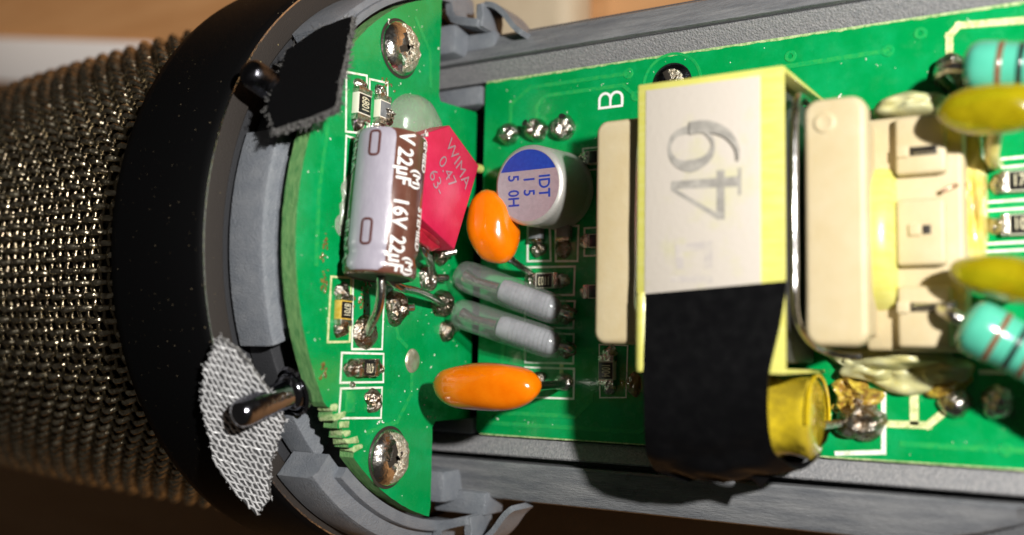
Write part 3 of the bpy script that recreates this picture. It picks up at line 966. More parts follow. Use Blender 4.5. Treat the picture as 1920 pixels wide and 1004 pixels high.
def patch(name, label, n, off, corners, face, edge, thick, fuzz, seed, hole=None, threads=False):
    """a piece of cloth lying in the plane n . p = off; corners are 3D points on it"""
    n = Vector(n).normalized()
    C = [Vector(c) for c in corners]
    c0 = sum(C, Vector()) / len(C)
    ex = (C[0] - c0).normalized()
    ey = n.cross(ex)
    M = frame(c0, ex, ey, n)
    Mi = M.inverted()
    P = [Mi @ c for c in C]
    P = [(p.x, p.y) for p in P]
    area = sum(P[i][0] * P[(i + 1) % len(P)][1] - P[(i + 1) % len(P)][0] * P[i][1] for i in range(len(P)))
    if area < 0:
        P = P[::-1]
    t = thing(name, label, 'cloth patch', c0)
    rn = random.Random(seed)
    Q = []
    for i in range(len(P)):
        a, b = Vector(P[i]), Vector(P[(i + 1) % len(P)])
        k = max(2, int((b - a).length / 0.45))
        for j in range(k):
            q = a.lerp(b, j / k)
            Q.append((q.x + rn.gauss(0, 0.035), q.y + rn.gauss(0, 0.035)))
    def bend(p):
        return 0.35 * math.sin(p[0] * 0.32 + seed) + 0.25 * noise.noise(Vector((p[0] * 0.25, p[1] * 0.25, seed)))
    bm = new()
    prism(bm, Q, -thick, 0.0, I4, mi_side=1)
    bmesh.ops.triangulate(bm, faces=[f for f in bm.faces if len(f.verts) > 4])
    bmesh.ops.subdivide_edges(bm, edges=[e for e in bm.edges if e.calc_length() > 1.2], cuts=2, use_grid_fill=True)
    for v in bm.verts:
        v.co.z += bend(v.co)
        v.co = M @ v.co
    obj('cloth', bm, face, t, smooth=50, mats=[face, edge])
    # frayed fibres along the edge
    bm = new()
    nQ = len(Q)
    for i in range(nQ * fuzz):
        q = Q[rn.randrange(nQ)]
        z = -rn.random() * thick
        d = Vector((q[0], q[1], 0)).normalized()
        a = Vector((q[0] * 0.99, q[1] * 0.99, z + bend(q)))
        e = a + Vector((d.x + rn.gauss(0, 0.8), d.y + rn.gauss(0, 0.8), rn.gauss(0, 0.5))) * rn.uniform(0.05, 0.13 if threads else 0.28)
        tube(bm, [M @ a, M @ ((a + e) / 2 + Vector((rn.gauss(0, .04), rn.gauss(0, .04), rn.gauss(0, .04)))), M @ e], 0.025, 3, cap=False)
    o = obj('frayed_fibres', bm, 'mesh_thread' if threads else edge, t, smooth=0)
    o['kind'] = 'stuff'
    if threads:
        # knitted net: crossing threads lying proud of the backing
        def inside(p):
            c = False
            j = len(P) - 1
            for i in range(len(P)):
                if (P[i][1] > p[1]) != (P[j][1] > p[1]) and p[0] < (P[j][0] - P[i][0]) * (p[1] - P[i][1]) / (P[j][1] - P[i][1]) + P[i][0]:
                    c = not c
                j = i
            return c
        xs = [p[0] for p in P]; ys = [p[1] for p in P]
        R = max(max(xs) - min(xs), max(ys) - min(ys)) * 0.75
        cx, cy = (max(xs) + min(xs)) / 2, (max(ys) + min(ys)) / 2
        bm = new()
        for fam, (ang, step, rr) in enumerate(((0.30, 0.30, 0.055), (1.15, 0.46, 0.05))):
            d = Vector((math.cos(ang), math.sin(ang)))
            nn = Vector((-d.y, d.x))
            k = -R
            while k < R:
                run = []
                s = -R
                while s < R:
                    q = Vector((cx, cy)) + d * s + nn * (k + 0.025 * math.sin(s * 7 + k * 3) + 0.12 * math.sin(s * 0.7 + k * 0.6))
                    ok = inside(q) and not (hole and (Mi @ Vector(hole) - Vector((q.x, q.y, 0))).to_2d().length < 0.95)
                    if ok:
                        z = 0.07 + bend(q) + 0.05 * math.sin(s * 8 + (fam + int(k / step)) * math.pi)
                        run.append(M @ Vector((q.x, q.y, z)))
                    elif len(run) > 2:
                        tube(bm, run, rr, 4, cap=False); run = []
                    else:
                        run = []
                    s += 0.16
                if len(run) > 2:
                    tube(bm, run, rr, 4, cap=False)
                k += step
        o = obj('net_threads', bm, 'mesh_thread', t, smooth=80)
        o['kind'] = 'stuff'
    return t


patch('felt_patch', 'black felt patch with frayed grey edges over the upper rim of the half disc board', (0.20791, 0.44407, 0.87154), 20.75,
      [(1.02, 14.02, 16.42), (2.08, 10.54, 17.94), (3.15, 6.81, 19.59), (1.51, 6.16, 20.31), (-0.48, 5.63, 21.06), (-1.59, 7.2, 20.52), (-2.24, 11.52, 18.47), (-0.51, 13.1, 17.25)],
      'felt_black', 'felt_edge', 0.55, 22, 2)
patch('mesh_cloth_patch', 'light grey knitted mesh cloth patch hanging over the black ring at lower left', (0.46947, -0.45475, 0.75683), 17.74,
      [(-3.58, -6.51, 21.75), (-2.93, -7.34, 20.84), (-2.24, -9.89, 18.88), (-2.14, -11.87, 17.63), (-3.99, -15.0, 16.91), (-4.59, -16.96, 16.1), (-5.6, -17.99, 16.1), (-6.35, -16.64, 17.38),
       (-6.82, -14.53, 18.94), (-6.19, -10.96, 20.69), (-5.18, -8.5, 21.54)],
      'mesh_back', 'felt_edge', 0.35, 5, 5, hole=(-2.85, -10.75, 18.7), threads=True)

# ================================================================== chip resistors
def chip(label, M, L, W, code, body='chip_black', rim='ceramic', solder=1.0, seed=1, group='surface mounted chip resistors', H=0.55, name='chip_resistor', cat='resistor', cap=0.42):
    t = thing(name, label, cat, M.translation, group)
    bm = new(); box(bm, (0, 0, H * 0.5), (L - 0.1, W * 0.96, H), M, 0.04)
    obj('ceramic_body', bm, rim, t)
    bm = new(); box(bm, (0, 0, H + 0.012), (L - 2 * cap - 0.12, W * 0.86, 0.05), M, 0.01)
    obj('glaze', bm, body, t)
    for s in (-1, 1):
        bm = new(); box(bm, (s * (L / 2 - cap / 2), 0, H * 0.5 + 0.01), (cap, W, H + 0.06), M, 0.06)
        o = obj('end_cap', bm, 'solder', t)
        if solder:
            bm = new(); blob(bm, M @ Matrix.Translation((s * (L / 2 + 0.12), 0, 0)), 0.62 * solder, W * 0.52, H * 0.85 * solder, seed + s, 0.4, 0.6, 16, 5)
            obj('solder_fillet', bm, 'solder_dark' if solder > 1 else 'solder', o, smooth=60)
    if code:
        bm = new(); text(bm, code, W * 0.78, M @ Matrix.Translation((0, 0, H + 0.045)), sx=min(1.0, (L - 2 * cap - 0.2) / (W * 0.78 * 0.58 * len(code))))
        obj('printed_code', bm, 'chip_print', t, smooth=0)
    return t
chip('chip resistor printed 6801 under the corner of the black felt patch', on_disc(8.72, 14.15, -92), 2.2, 1.35, '6801', seed=1, rim='ceramic')
t = chip('cracked pale chip resistor half hidden behind the top of the brown capacitor', on_disc(8.85, 12.0, -92), 2.0, 1.2, '', body='chip_grey', seed=3)
bm = new(); blob(bm, on_disc(8.4, 11.75), 0.35, 0.7, 0.9, 71, 0.8, 0.5, 16, 5); obj('broken_end', bm, 'solder_dark', t)
t = chip('chip resistor with amber edge printed 8701, beside the bent capacitor lead', on_disc(-4.75, 15.25, -91), 2.0, 1.15, '8701', rim='chip_amber', seed=5, solder=1.15)
chip('chip resistor printed 4701 lying sideways below the bent capacitor lead', on_disc(-8.36, 12.8, 180), 2.1, 1.15, '4701', rim='solder_dark', seed=7, solder=1.2, cap=0.5)
chip('chip resistor printed 1103 beside the upper glass tube', on_main(6.75, -1.93, 180), 2.2, 1.15, '1103', seed=9)
chip('chip resistor printed 1004 at the lower left foot of the transformer', on_main(11.75, -8.3, -90), 2.1, 1.2, '1004', seed=11)
chip('dark chip resistor right of the yellow glue, nearer the upper resistor', on_main(37.9, 3.05, 0), 2.6, 1.25, '1701', seed=13)
chip('dark chip resistor right of the yellow glue, nearer the lower resistor', on_main(37.9, 0.55, 0), 2.6, 1.25, '1084', seed=15)
chip('small grey chip capacitor under the aluminium can, above the bare solder joint', on_main(5.9, 1.6, 90), 1.4, 1.1, '', body='chip_grey', rim='chip_grey', seed=17, solder=0, name='chip_capacitor', cat='capacitor', cap=0.3)
chip('grey chip capacitor in shade between aluminium can and transformer', on_main(8.2, 1.6, 90), 1.4, 1.1, '', body='chip_grey', rim='chip_grey', seed=18, solder=0, name='chip_capacitor', cat='capacitor', cap=0.3)
chip('chip part beside the top end of the transformer left flange', on_main(10.6, 6.8, 0), 1.6, 1.0, '', seed=19, solder=0.8)
chip('chip part beside the middle of the transformer left flange', on_main(10.7, 0.8, 0), 1.6, 1.0, '', seed=21, solder=0.8)
chip('chip part beside the lower half of the transformer left flange', on_main(10.7, -2.8, 0), 1.6, 1.0, '', seed=23, solder=0.8)

# ================================================================== brown electrolytic capacitor
A, B_ = Vector((2.55, 6.55, 13.75)), Vector((2.55, -2.75, 14.65))
t = thing('electrolytic_capacitor', 'brown and lilac electrolytic capacitor lying on the half disc board, marked 22 microfarad 16 volt', 'capacitor', (0.2, 2.2, 14.2))
ax = (B_ - A).normalized()
ROUT = 2.32
ea = Vector((1, 0, 0))
eb = ax.cross(ea).normalized()              # close to -Z / +Z
if eb.z > 0:
    eb = -eb                                # eb runs to the right in the picture
MC = frame(A, ea, eb, ax)                   # local z along the axis, angle 0 = off the board, 90 = right
LEN = (B_ - A).length
prof = [(0, 0.06), (ROUT * 0.80, 0.04), (ROUT * 0.93, 0.12), (ROUT, 0.45), (ROUT, LEN - 1.75), (ROUT * 0.965, LEN - 1.5), (ROUT * 0.95, LEN - 1.3), (ROUT * 0.965, LEN - 1.1), (ROUT, LEN - 0.85), (ROUT, LEN - 0.3), (ROUT * 0.95, LEN - 0.08), (ROUT * 0.84, LEN)]
bm = new(); lathe(bm, prof, MC, 56)
obj('sleeve', bm, 'sleeve_brown', t, smooth=40)
bm = new(); lathe(bm, [(ROUT * 0.84, LEN), (ROUT * 0.80, LEN - 0.1), (0.0, LEN - 0.08)], MC, 40)
obj('rubber_seal', bm, 'rubber', t)
# lilac stripe as a thin shell, with the angle measured from the board normal
def shell_r(z):
    for (r0, z0), (r1, z1) in zip(prof, prof[1:]):
        if z0 <= z <= z1 and z1 > z0:
            return r0 + (r1 - r0) * (z - z0) / (z1 - z0)
    return ROUT
def on_sleeve(ang, z, lift=0.03):
    r = shell_r(z) + lift
    a = math.radians(ang)
    return MC @ Vector((r * math.cos(a), r * math.sin(a), z))
bm = new()
a0, a1, NA, NZ = -112, -44, 18, 40
grid = []
for i in range(NZ + 1):
    z = 0.14 + (LEN - 0.32) * i / NZ
    inset = 0
    e = min(i / NZ, 1 - i / NZ) * LEN
    if e < 0.7:
        inset = 10 * (1 - math.sqrt(max(0, 1 - (1 - e / 0.7) ** 2)))
    grid.append([bm.verts.new(on_sleeve(a0 + inset + (a1 - a0 - 2 * inset) * k / NA, z)) for k in range(NA + 1)])
for Ra, Rb in zip(grid, grid[1:]):
    for k in range(NA):
        bm.faces.new((Ra[k], Ra[k + 1], Rb[k + 1], Rb[k]))
o = obj('lilac_stripe', bm, 'sleeve_lilac', t, smooth=60)
def sleeve_text(s, size, ang, z, m='print_white', sx=1.0):
    bm = new()
    # reading direction runs along +z (down in the picture); the top of the letters points to the right (+angle)
    text(bm, s, size, I4, wrap=lambda p: on_sleeve(ang + math.degrees(p.y / ROUT), z + p.x, 0.045 + p.z), sx=sx, bold=0.03)
    obj('printed_marking', bm, m, t, smooth=0)
for w_, size_, ang_, z_, sx_ in (('V', 1.55, -27, 0.075, 0.8), ('22\u00b5F', 1.45, -28, 0.27, 0.80), ('16V', 1.45, -28, 0.585, 0.84), ('22\u00b5F', 1.45, -28, 0.86, 0.76),
                                ('(M)', 1.0, -3, 0.34, 0.9), ('(M)', 1.0, -3, 0.93, 0.85), ('STEMIED', 0.85, 16, 0.12, 0.85), ('STEMIED', 0.85, 16, 0.66, 0.85)):
    sleeve_text(w_, size_, ang_, LEN * z_, sx=sx_)
sleeve_text('ELNA', 1.15, -126, LEN * 0.16)
sleeve_text('ELNA', 1.15, -126, LEN * 0.78)
for zc in (LEN * 0.13, LEN * 0.73):
    bm = new()
    pth = rrect(1.55, 0.62, 0.2, 4)
    for (x0, y0), (x1, y1) in zip(pth, pth[1:] + pth[:1]):
        d = Vector((x1 - x0, y1 - y0, 0)).normalized()
        q = Vector((-d.y, d.x, 0)) * 0.075
        c = [Vector((x0, y0, 0)) + q, Vector((x0, y0, 0)) - q, Vector((x1, y1, 0)) - q, Vector((x1, y1, 0)) + q]
        bm.faces.new([bm.verts.new(on_sleeve(-76 + math.degrees(p.y / ROUT), zc + p.x, 0.08)) for p in c])
    obj('minus_mark', bm, 'print_brown', o, smooth=0)
bm = new()
tube(bm, spline([(2.75, -2.7, 14.7), (2.7, -3.6, 14.55), (2.3, -4.6, 14.25), (1.3, -5.6, 13.7), (0.45, -6.15, 13.1)], 6), 0.30, 12)
obj('lead', bm, 'wire', t, smooth=60)
bm = new()
tube(bm, spline([(2.0, -2.6, 13.0), (2.2, -3.1, 12.0), (2.0, -3.2, 10.0), (1.5, -3.5, 7.5), (0.7, -3.8, 5.0)], 6), 0.27, 10)
obj('lead', bm, 'wire', t, smooth=60)

# glue dome behind the red capacitor
bm = new(); blob(bm, on_disc(8.5, 8.3), 2.6, 2.3, 1.9, 81, 0.10, 0.5, 36, 12)
tag(obj('glue_dome', bm, 'glue_clear', smooth=70), 'cloudy translucent glue dome behind the red film capacitor', 'glue')

# ================================================================== red film capacitor
RED = [(7.18, 11.02), (8.3, 8.33), (6.15, 4.53), (-0.23, 7.38), (1.51, 11.54)]
c = Vector((3.3, sum(p[0] for p in RED) / 5, sum(p[1] for p in RED) / 5))
t = thing('film_capacitor', 'red box film capacitor with grey lettering lying beside the brown capacitor', 'capacitor', (0.3, c.y, c.z))
poly = [(-z, y) for y, z in RED]
ar = sum(poly[i][0] * poly[(i + 1) % 5][1] - poly[(i + 1) % 5][0] * poly[i][1] for i in range(5))
if ar < 0:
    poly = poly[::-1]
bm = new(); prism(bm, poly, 0.3, 3.3, on_disc(0, 0), 0.14, 3)
obj('case', bm, 'red_box', t, smooth=40)
pc = Vector((-c.z, c.y))
Lc = Vector((-RED[4][1], RED[4][0])); Bc = Vector((-RED[3][1], RED[3][0]))
bm = new()
d = (Bc - Lc).normalized()
nrm_ = Vector((d.y, -d.x))
if nrm_.dot((Lc + Bc) / 2 - pc) < 0:
    nrm_ = -nrm_
mid = (Lc + Bc) / 2 + nrm_ * 0.02
MR = frame(on_disc(0, 0) @ Vector((mid.x, mid.y, 1.7)), on_disc(0, 0).to_3x3() @ Vector((d.x, d.y, 0)), Vector((1, 0, 0)), (on_disc(0, 0).to_3x3() @ Vector((d.x, d.y, 0))).cross(Vector((1, 0, 0))))
blob(bm, MR, (Bc - Lc).length * 0.46, 1.15, 0.22, 5, 0.3, 0.5, 26, 7); obj('epoxy_fill', bm, 'red_epoxy', t, smooth=60)
for k, (s, sz, oy, ox) in enumerate((('WIMA', 1.45, 1.25, -0.25), ('0.47', 1.45, -0.25, -0.55), ('63-', 1.45, -1.75, -0.75))):
    bm = new(); text(bm, s, sz, on_disc(c.y + 0.15, c.z - 0.55, -47, 3.33) @ Matrix.Translation((ox, oy, 0)), sx=0.95)
    obj('printed_marking', bm, 'print_grey', t, smooth=0)
Lo, Bo = Lc + nrm_ * 1.15 - d * 0.1, Bc + nrm_ * 0.75 - d * 1.2
q4 = [(Lc.x, Lc.y), (Lo.x, Lo.y), (Bo.x, Bo.y), (Bc.x - d.x * 0.35, Bc.y - d.y * 0.35)]
if sum(q4[i][0] * q4[(i + 1) % 4][1] - q4[(i + 1) % 4][0] * q4[i][1] for i in range(4)) < 0:
    q4 = q4[::-1]
bm = new(); prism(bm, q4, 0.35, 2.5, on_disc(0, 0), 0.2, 3); obj('resin_foot', bm, 'red_epoxy', t, smooth=50)
bm = new(); tube(bm, spline([(1.9, 0.2, 9.5), (2.0, -0.6, 9.0), (1.5, -1.0, 7.8), (0.6, -1.6, 6.2)], 5), 0.28, 10); obj('lead', bm, 'wire', t, smooth=60)
bm = new(); tube(bm, spline([(1.4, 6.2, 4.4), (1.0, 6.6, 2.6), (0.8, 6.8, 0.6)], 5), 0.35, 10); obj('yellow_sleeve_wire', bm, 'tape_yellow', t, smooth=60)

# ================================================================== aluminium can
CX, CY, CR, CH = 7.65, 4.65, 2.85, 4.3
t = thing('aluminium_capacitor', 'round aluminium can capacitor with blue segment and blue lettering', 'capacitor', (CX, CY, ZB))
MA = on_main(CX, CY, 0, 0.0) @ Matrix.Rotation(math.radians(-3), 4, 'Y') @ Matrix.Rotation(math.radians(3), 4, 'X')
bm = new(); lathe(bm, [(CR * 0.9, 0.0), (CR, 0.1), (CR, 0.5), (CR * 0.96, 0.75), (CR, 1.0), (CR, CH - 0.42), (CR * 0.985, CH - 0.2), (CR * 0.94, CH - 0.06), (CR * 0.885, CH)], MA, 64)
obj('can', bm, 'can_aluminium', t, smooth=50)
bm = new(); lathe(bm, [(CR * 0.886, CH), (CR * 0.87, CH - 0.02), (0, CH - 0.02)], MA, 64); o = obj('top', bm, 'can_top', t, smooth=50)
bm = new()
y0 = CR * 0.36
a0 = math.asin(y0 / (CR * 0.87))
arc = [(CR * 0.87 * math.cos(a0 + (math.pi - 2 * a0) * k / 24), CR * 0.87 * math.sin(a0 + (math.pi - 2 * a0) * k / 24)) for k in range(25)]
bm.faces.new([bm.verts.new(MA @ Vector((x, y, CH - 0.008))) for x, y in arc]); obj('blue_segment', bm, 'blue_ink', o, smooth=0)
for s, x, y in (('IDT', 1.30, -0.15), ('I  5', 0.05, -0.15), ('5  0H', -1.25, -0.35)):
    bm = new(); text(bm, s, 1.28, MA @ Matrix.Translation((x, y, CH - 0.006)) @ Matrix.Rotation(math.radians(-90), 4, 'Z'), sx=0.78, bold=0.02); obj('printed_marking', bm, 'blue_ink', o, smooth=0)

# ================================================================== orange capacitors
t = thing('ceramic_capacitor', 'upright orange dipped capacitor pressed against the aluminium can', 'capacitor', (5.6, 0.6, ZB), 'orange dipped capacitors')
M = frame((4.35, 1.65, 4.1), Vector((0.85, -0.15, -0.5)).normalized(), Vector((-0.06, 1.0, -0.05)).normalized(), Vector((0.5, 0.05, 0.86)).normalized())
bm = new(); ellipsoid(bm, M, 1.95, 2.65, 1.5, 3, 0.10); obj('body', bm, 'orange_epoxy', t, smooth=80)
bm = new(); tube(bm, spline([(5.0, -0.3, 3.4), (5.35, -0.9, 2.2), (5.5, -1.3, 0.9), (5.45, -1.5, 0.45)], 5), [0.34] * 3 + [0.25] * 13, 10); obj('lead', bm, 'wire', t, smooth=60)
t = thing('ceramic_capacitor', 'long orange dipped capacitor lying sideways below the glass tubes', 'capacitor', (8.0, -9.2, ZB), 'orange dipped capacitors')
CO = Vector((6.65, -9.46, 8.37))
M = frame(CO, Vector((1, 0.03, 0.0)).normalized(), Vector((-0.03, 1, 0)), (0, 0, 1))
bm = new(); ellipsoid(bm, M, 4.05, 1.55, 1.45, 6, 0.06, 40, 20, 0.86); obj('body', bm, 'orange_epoxy', t, smooth=80)
bm = new(); ellipsoid(bm, frame((9.3, -9.38, 7.2), (1, 0, 0), (0, 1, 0), (0, 0, 1)), 0.6, 0.5, 0.9, 2, 0.1); obj('neck', bm, 'orange_epoxy', t, smooth=80)
bm = new(); tube(bm, spline([(9.3, -9.38, 7.2), (9.3, -9.35, 5.0), (9.0, -9.3, 2.4), (8.3, -9.2, 0.5)], 6), 0.30, 10); obj('lead', bm, 'wire', t, smooth=60)

# ================================================================== glass tubes
def glass_tube(label, tip, base, core, seed):
    t = thing('glass_tube_resistor', label, 'resistor', (base[0], base[1], ZB), 'clear glass tube resistors')
    M = along(base, tip)
    L = (Vector(tip) - Vector(base)).length
    r = 1.10
    bm = new()
    lathe(bm, [(0, -0.05), (0.5, -0.02), (0.85, 0.25), (r * 0.98, 0.8), (r, 2.0), (r * 1.02, L * 0.55), (r * 1.03, L - 1.2), (r * 0.96, L - 0.55), (r * 0.74, L - 0.15), (r * 0.4, L - 0.02), (0, L)], M, 32)
    for v in bm.verts:
        v.co += 0.10 * Vector((noise.noise(v.co * 0.9 + Vector((seed, 0, 0))), noise.noise(v.co * 0.9 + Vector((0, seed, 3))), noise.noise(v.co * 0.9 + Vector((4, 0, seed)))))
    o = obj('glass_sleeve', bm, 'glass', t, smooth=70)
    bm = new()
    lathe(bm, [(0, 0.4), (0.5, 0.45), (0.78, 0.75), (0.86, 1.2), (0.86, L * 0.52), (0.76, L * 0.57), (0.3, L * 0.58), (0.0, L * 0.58)], M, 28)
    obj('resistor_rod', bm, 'tube_core', t, smooth=60)
    bm = new()
    pts = []
    for i in range(200):
        f = i / 199
        a = f * 2 * math.pi * 10
        pts.append(M @ Vector((0.87 * math.cos(a), 0.87 * math.sin(a), 1.0 + f * (L * 0.50 - 1.1))))
    tube(bm, pts, 0.017, 4, cap=False); obj('spiral_groove', bm, 'chip_grey', t, smooth=0)
    bm = new(); tube(bm, [M @ Vector((0, 0, L * 0.60)), M @ Vector((0.1, 0.05, L * 0.8)), M @ Vector((0.0, 0.0, L - 0.7))], [0.42, 0.34, 0.5], 12); obj('end_wire', bm, 'wire', t, smooth=60)
    b = Vector(base)
    bm = new(); tube(bm, spline([M @ Vector((0, 0, 0.3)), M @ Vector((0, 0, -0.5)), (b.x - 0.2, b.y, ZB + 0.2)], 5), 0.28, 10); obj('lead', bm, 'wire', t, smooth=60)
glass_tube('upper clear glass tube resistor just below the upright orange capacitor', (1.15, -1.45, 4.0), (9.0, -4.35, 1.9), 'tube_core', 1)
glass_tube('lower clear glass tube resistor just above the long orange capacitor', (0.95, -4.25, 4.0), (9.0, -6.75, 1.9), 'tube_core', 2)

# ================================================================== transformer
t = thing('transformer', 'cream and yellow transformer with a white paper label printed 49', 'transformer', (22.5, 0, ZB))
ZT = ZB + 9.3
# yellow tape wound round the core: top, two sides, open ends
bm = new()
box(bm, (22.28, 0.38, ZT - 0.11), (8.78, 17.1, 0.22), I4, 0.09); obj('tape_top', bm, 'tape_yellow', t)
bm = new()
box(bm, (22.28, 8.79, ZT - 4.3), (8.7, 0.26, 8.2), Matrix.Translation((22.5, 8.5, ZT)) @ Matrix.Rotation(math.radians(-2), 4, 'Y') @ Matrix.Translation((-22.5, -8.5, -ZT)), 0.07); obj('tape_side', bm, 'tape_yellow', t)
bm = new()
box(bm, (22.28, -8.02, ZT - 4.55), (8.74, 0.26, 8.5), I4, 0.07); obj('tape_side', bm, 'tape_yellow', t)
bm = new()
lathe(bm, [(0.0, -0.2), (0.36, -0.1), (0.40, 0.2), (0.40, 4.2), (0.34, 4.5), (0.0, 4.6)], frame((18.22, -8.1, ZT - 0.2), (0, 0, 1), (1, 0, 0), (0, 1, 0)), 18)
obj('tape_fold', bm, 'tape_yellow', t, smooth=60)
bm = new(); box(bm, (22.28, 0.35, ZT - 4.45), (7.6, 15.8, 8.2), I4, 0.2); obj('core', bm, 'ferrite', t)
# flanges of the coil former
def rounded_slab(w, h, r, z0, z1, b, M, n=7):
    layers = []
    for k in range(5):
        t = k / 4 * math.pi / 2
        layers.append((b * (1 - math.sin(t)), z0 + b * (1 - math.cos(t))))
    layers = layers + [(i, z1 + z0 - z) for i, z in layers[::-1]]
    bm = new()
    rings = [[bm.verts.new(M @ Vector((x, y, z))) for x, y in rrect(w - 2 * i, h - 2 * i, max(r - i, 0.05), n)] for i, z in layers]
    for A, B in zip(rings, rings[1:]):
        for k in range(len(A)):
            bm.faces.new((A[k], A[(k + 1) % len(A)], B[(k + 1) % len(A)], B[k]))
    bm.faces.new(rings[0][::-1]); bm.faces.new(rings[-1])
    return bm
def flange(xc, w, ya, yb, ztop, r):
    bm = rounded_slab(w, ya - yb, r, ztop - 1.5, ztop, 0.34, frame((xc, (ya + yb) / 2, 0), (1, 0, 0), (0, 1, 0), (0, 0, 1)))
    return obj('flange', bm, 'bobbin_cream', t, smooth=45)
flange(16.3, 3.4, 7.25, -6.6, ZB + 8.3, 0.75)
f = flange(29.05, 3.35, 7.15, -6.60, ZB + 8.0, 0.85)
bm = new(); lathe(bm, [(0.62, -0.01), (0.58, 0.07), (0.42, 0.10), (0.3, 0.06), (0, 0.05)], frame((28.55, 5.75, ZB + 8.0), (1, 0, 0), (0, 1, 0), (0, 0, 1)), 28); obj('moulding_dimple', bm, 'bobbin_cream', f, smooth=60)
# bright steel strap on both sides of the wound block
for x, ya, yb, dz_ in ((17.86, 7.0, -6.3, 0.35), (26.98, 7.6, -6.4, 0.0)):
    bm = new()
    tube(bm, spline([(x + 0.05, ya, ZB + 5.4), (x, ya - 0.5, ZB + 8.0 + dz_), (x, 2, ZB + 8.55 + dz_), (x, -2, ZB + 8.55 + dz_), (x, yb + 1.6, ZB + 8.4 + dz_), (x + 0.25, yb + 0.2, ZB + 6.6), (x + 1.0, yb - 0.5, ZB + 4.8), (x + 2.6, yb - 0.7, ZB + 4.3)], 6), 0.22, 10)
    obj('steel_strap', bm, 'steel', t, smooth=60)
# winding bulge under the right flange
bm = new()
lathe(bm, [(0, 0.9), (4.2, 0.85), (4.6, 0.6), (4.7, 0.0), (4.7, -1.5)], frame((30.6, -0.3, ZB + 1.0), (0, 0, 1), (0, 1, 0), (1, 0, 0)), 48); obj('winding', bm, 'tape_yellow', t, smooth=50)
# pin base of the coil former, built up from its mouldings
def part_box(name, x0, x1, y0, y1, z0, z1, m, bev=0.15, parent=t):
    bm = new(); box(bm, ((x0 + x1) / 2, (y0 + y1) / 2, (z0 + z1) / 2), (x1 - x0, y1 - y0, z1 - z0), I4, bev, 3); return obj(name, bm, m, parent)
part_box('former_wall', 27.6, 30.3, -6.0, 6.5, ZB + 0.3, ZB + 6.6, 'bobbin_cream', 0.3)
part_box('former_wall', 15.6, 17.8, -6.0, 6.3, ZB + 0.3, ZB + 7.0, 'bobbin_cream', 0.3)
base = part_box('pin_base', 29.6, 35.0, -6.75, 6.85, ZB + 0.3, ZB + 3.2, 'bobbin_cream', 0.3)
for (ya, yb, xe) in ((6.6, 3.25, 34.2), (1.85, -1.95, 34.1), (-3.1, -6.55, 34.3)):
    part_box('pin_block', 31.5, xe, yb, ya, ZB + 3.1, ZB + 3.95, 'bobbin_cream', 0.22, base)
for (yc, xs, xe) in ((4.55, 32.3, 33.75), (0.05, 32.9, 33.35), (-4.3, 32.2, 33.9)):
    part_box('slot', xs, xe, yc - 0.26, yc + 0.26, ZB + 3.9, ZB + 3.985, 'recess' , 0.02, base)
    part_box('slot_lip', xs - 0.7, xs - 0.05, yc - 0.33, yc + 0.33, ZB + 3.9, ZB + 4.12, 'bobbin_cream', 0.06, base)
bm = new(); tube(bm, [(32.5, 4.55, ZB + 4.02), (33.7, 4.57, ZB + 4.05)], 0.17, 10); obj('pin', bm, 'steel', base, smooth=60)
bm = new(); tube(bm, [(32.4, -4.3, ZB + 4.02), (34.6, -4.2, ZB + 4.3)], 0.2, 10); obj('pin', bm, 'steel', base, smooth=60)
bm = new(); tube(bm, spline([(33.9, 2.2, ZB + 3.6), (34.5, 2.5, ZB + 3.4), (35.0, 2.7, ZB + 2.4)], 4), 0.12, 8); obj('winding_wire', bm, 'copper', base, smooth=60)
# paper label with printed digits
lab = part_box('paper_label', 18.42, 25.35, -3.9, 8.5, ZT + 0.005, ZT + 0.05, 'label_paper', 0.015)
def digit(polys, M, m):
    bm = new()
    for k, P in enumerate(polys):
        bm.faces.new([bm.verts.new(M @ Vector((x, y, 0.002 * k))) for x, y in P])
    obj('printed_digit', bm, m, lab, smooth=0)
def swash(c, w, n=None):
    """a stroke of changing width along a spline through c"""
    S = spline([(x, y, 0) for x, y in c], 6)
    k = len(S)
    out = []
    for i in range(k - 1):
        def edge(j):
            d = (S[min(j + 1, k - 1)] - S[max(j - 1, 0)]).normalized()
            f = j / (k - 1) * (len(w) - 1)
            a = int(min(f, len(w) - 2)); q = f - a
            ww = (w[a] * (1 - q) + w[a + 1] * q) / 2
            return (S[j].x - d.y * ww, S[j].y + d.x * ww), (S[j].x + d.y * ww, S[j].y - d.x * ww)
        l0, r0 = edge(i); l1, r1 = edge(i + 1)
        out.append([l0, r0, r1, l1])
    return out
# digits drawn upright in a 2.4 x 3.6 mm cell; the cell is turned so that they read up the label
DM = lambda y, x=22.3: frame((x, y, ZT + 0.056), (0, 1, 0), (-1, 0, 0), (0, 0, 1)) @ Matrix.Scale(1.2, 4)
four = [[(0.25, -1.75), (0.75, -1.75), (0.75, 1.75), (0.35, 1.75)], [(-1.25, -0.95), (1.1, -0.95), (1.1, -0.55), (-1.25, -0.55)], [(-1.25, -0.62), (-0.98, -0.62), (0.5, 1.72), (0.3, 1.75)], [(-0.15, -1.75), (1.15, -1.75), (1.15, -1.6), (-0.15, -1.6)]]
digit(four, DM(1.98, 22.15), 'print_faded')
nine = swash([(0.75, 0.75), (0.55, 1.45), (-0.1, 1.75), (-0.8, 1.4), (-1.05, 0.6), (-0.75, -0.2), (-0.1, -0.5), (0.55, -0.1), (0.75, 0.6)], [0.45, 0.3, 0.16, 0.35, 0.62, 0.4, 0.16, 0.2, 0.45]) + swash([(0.8, 0.7), (0.78, -0.2), (0.4, -1.1), (-0.3, -1.65), (-1.0, -1.75)], [0.62, 0.6, 0.42, 0.22, 0.08])
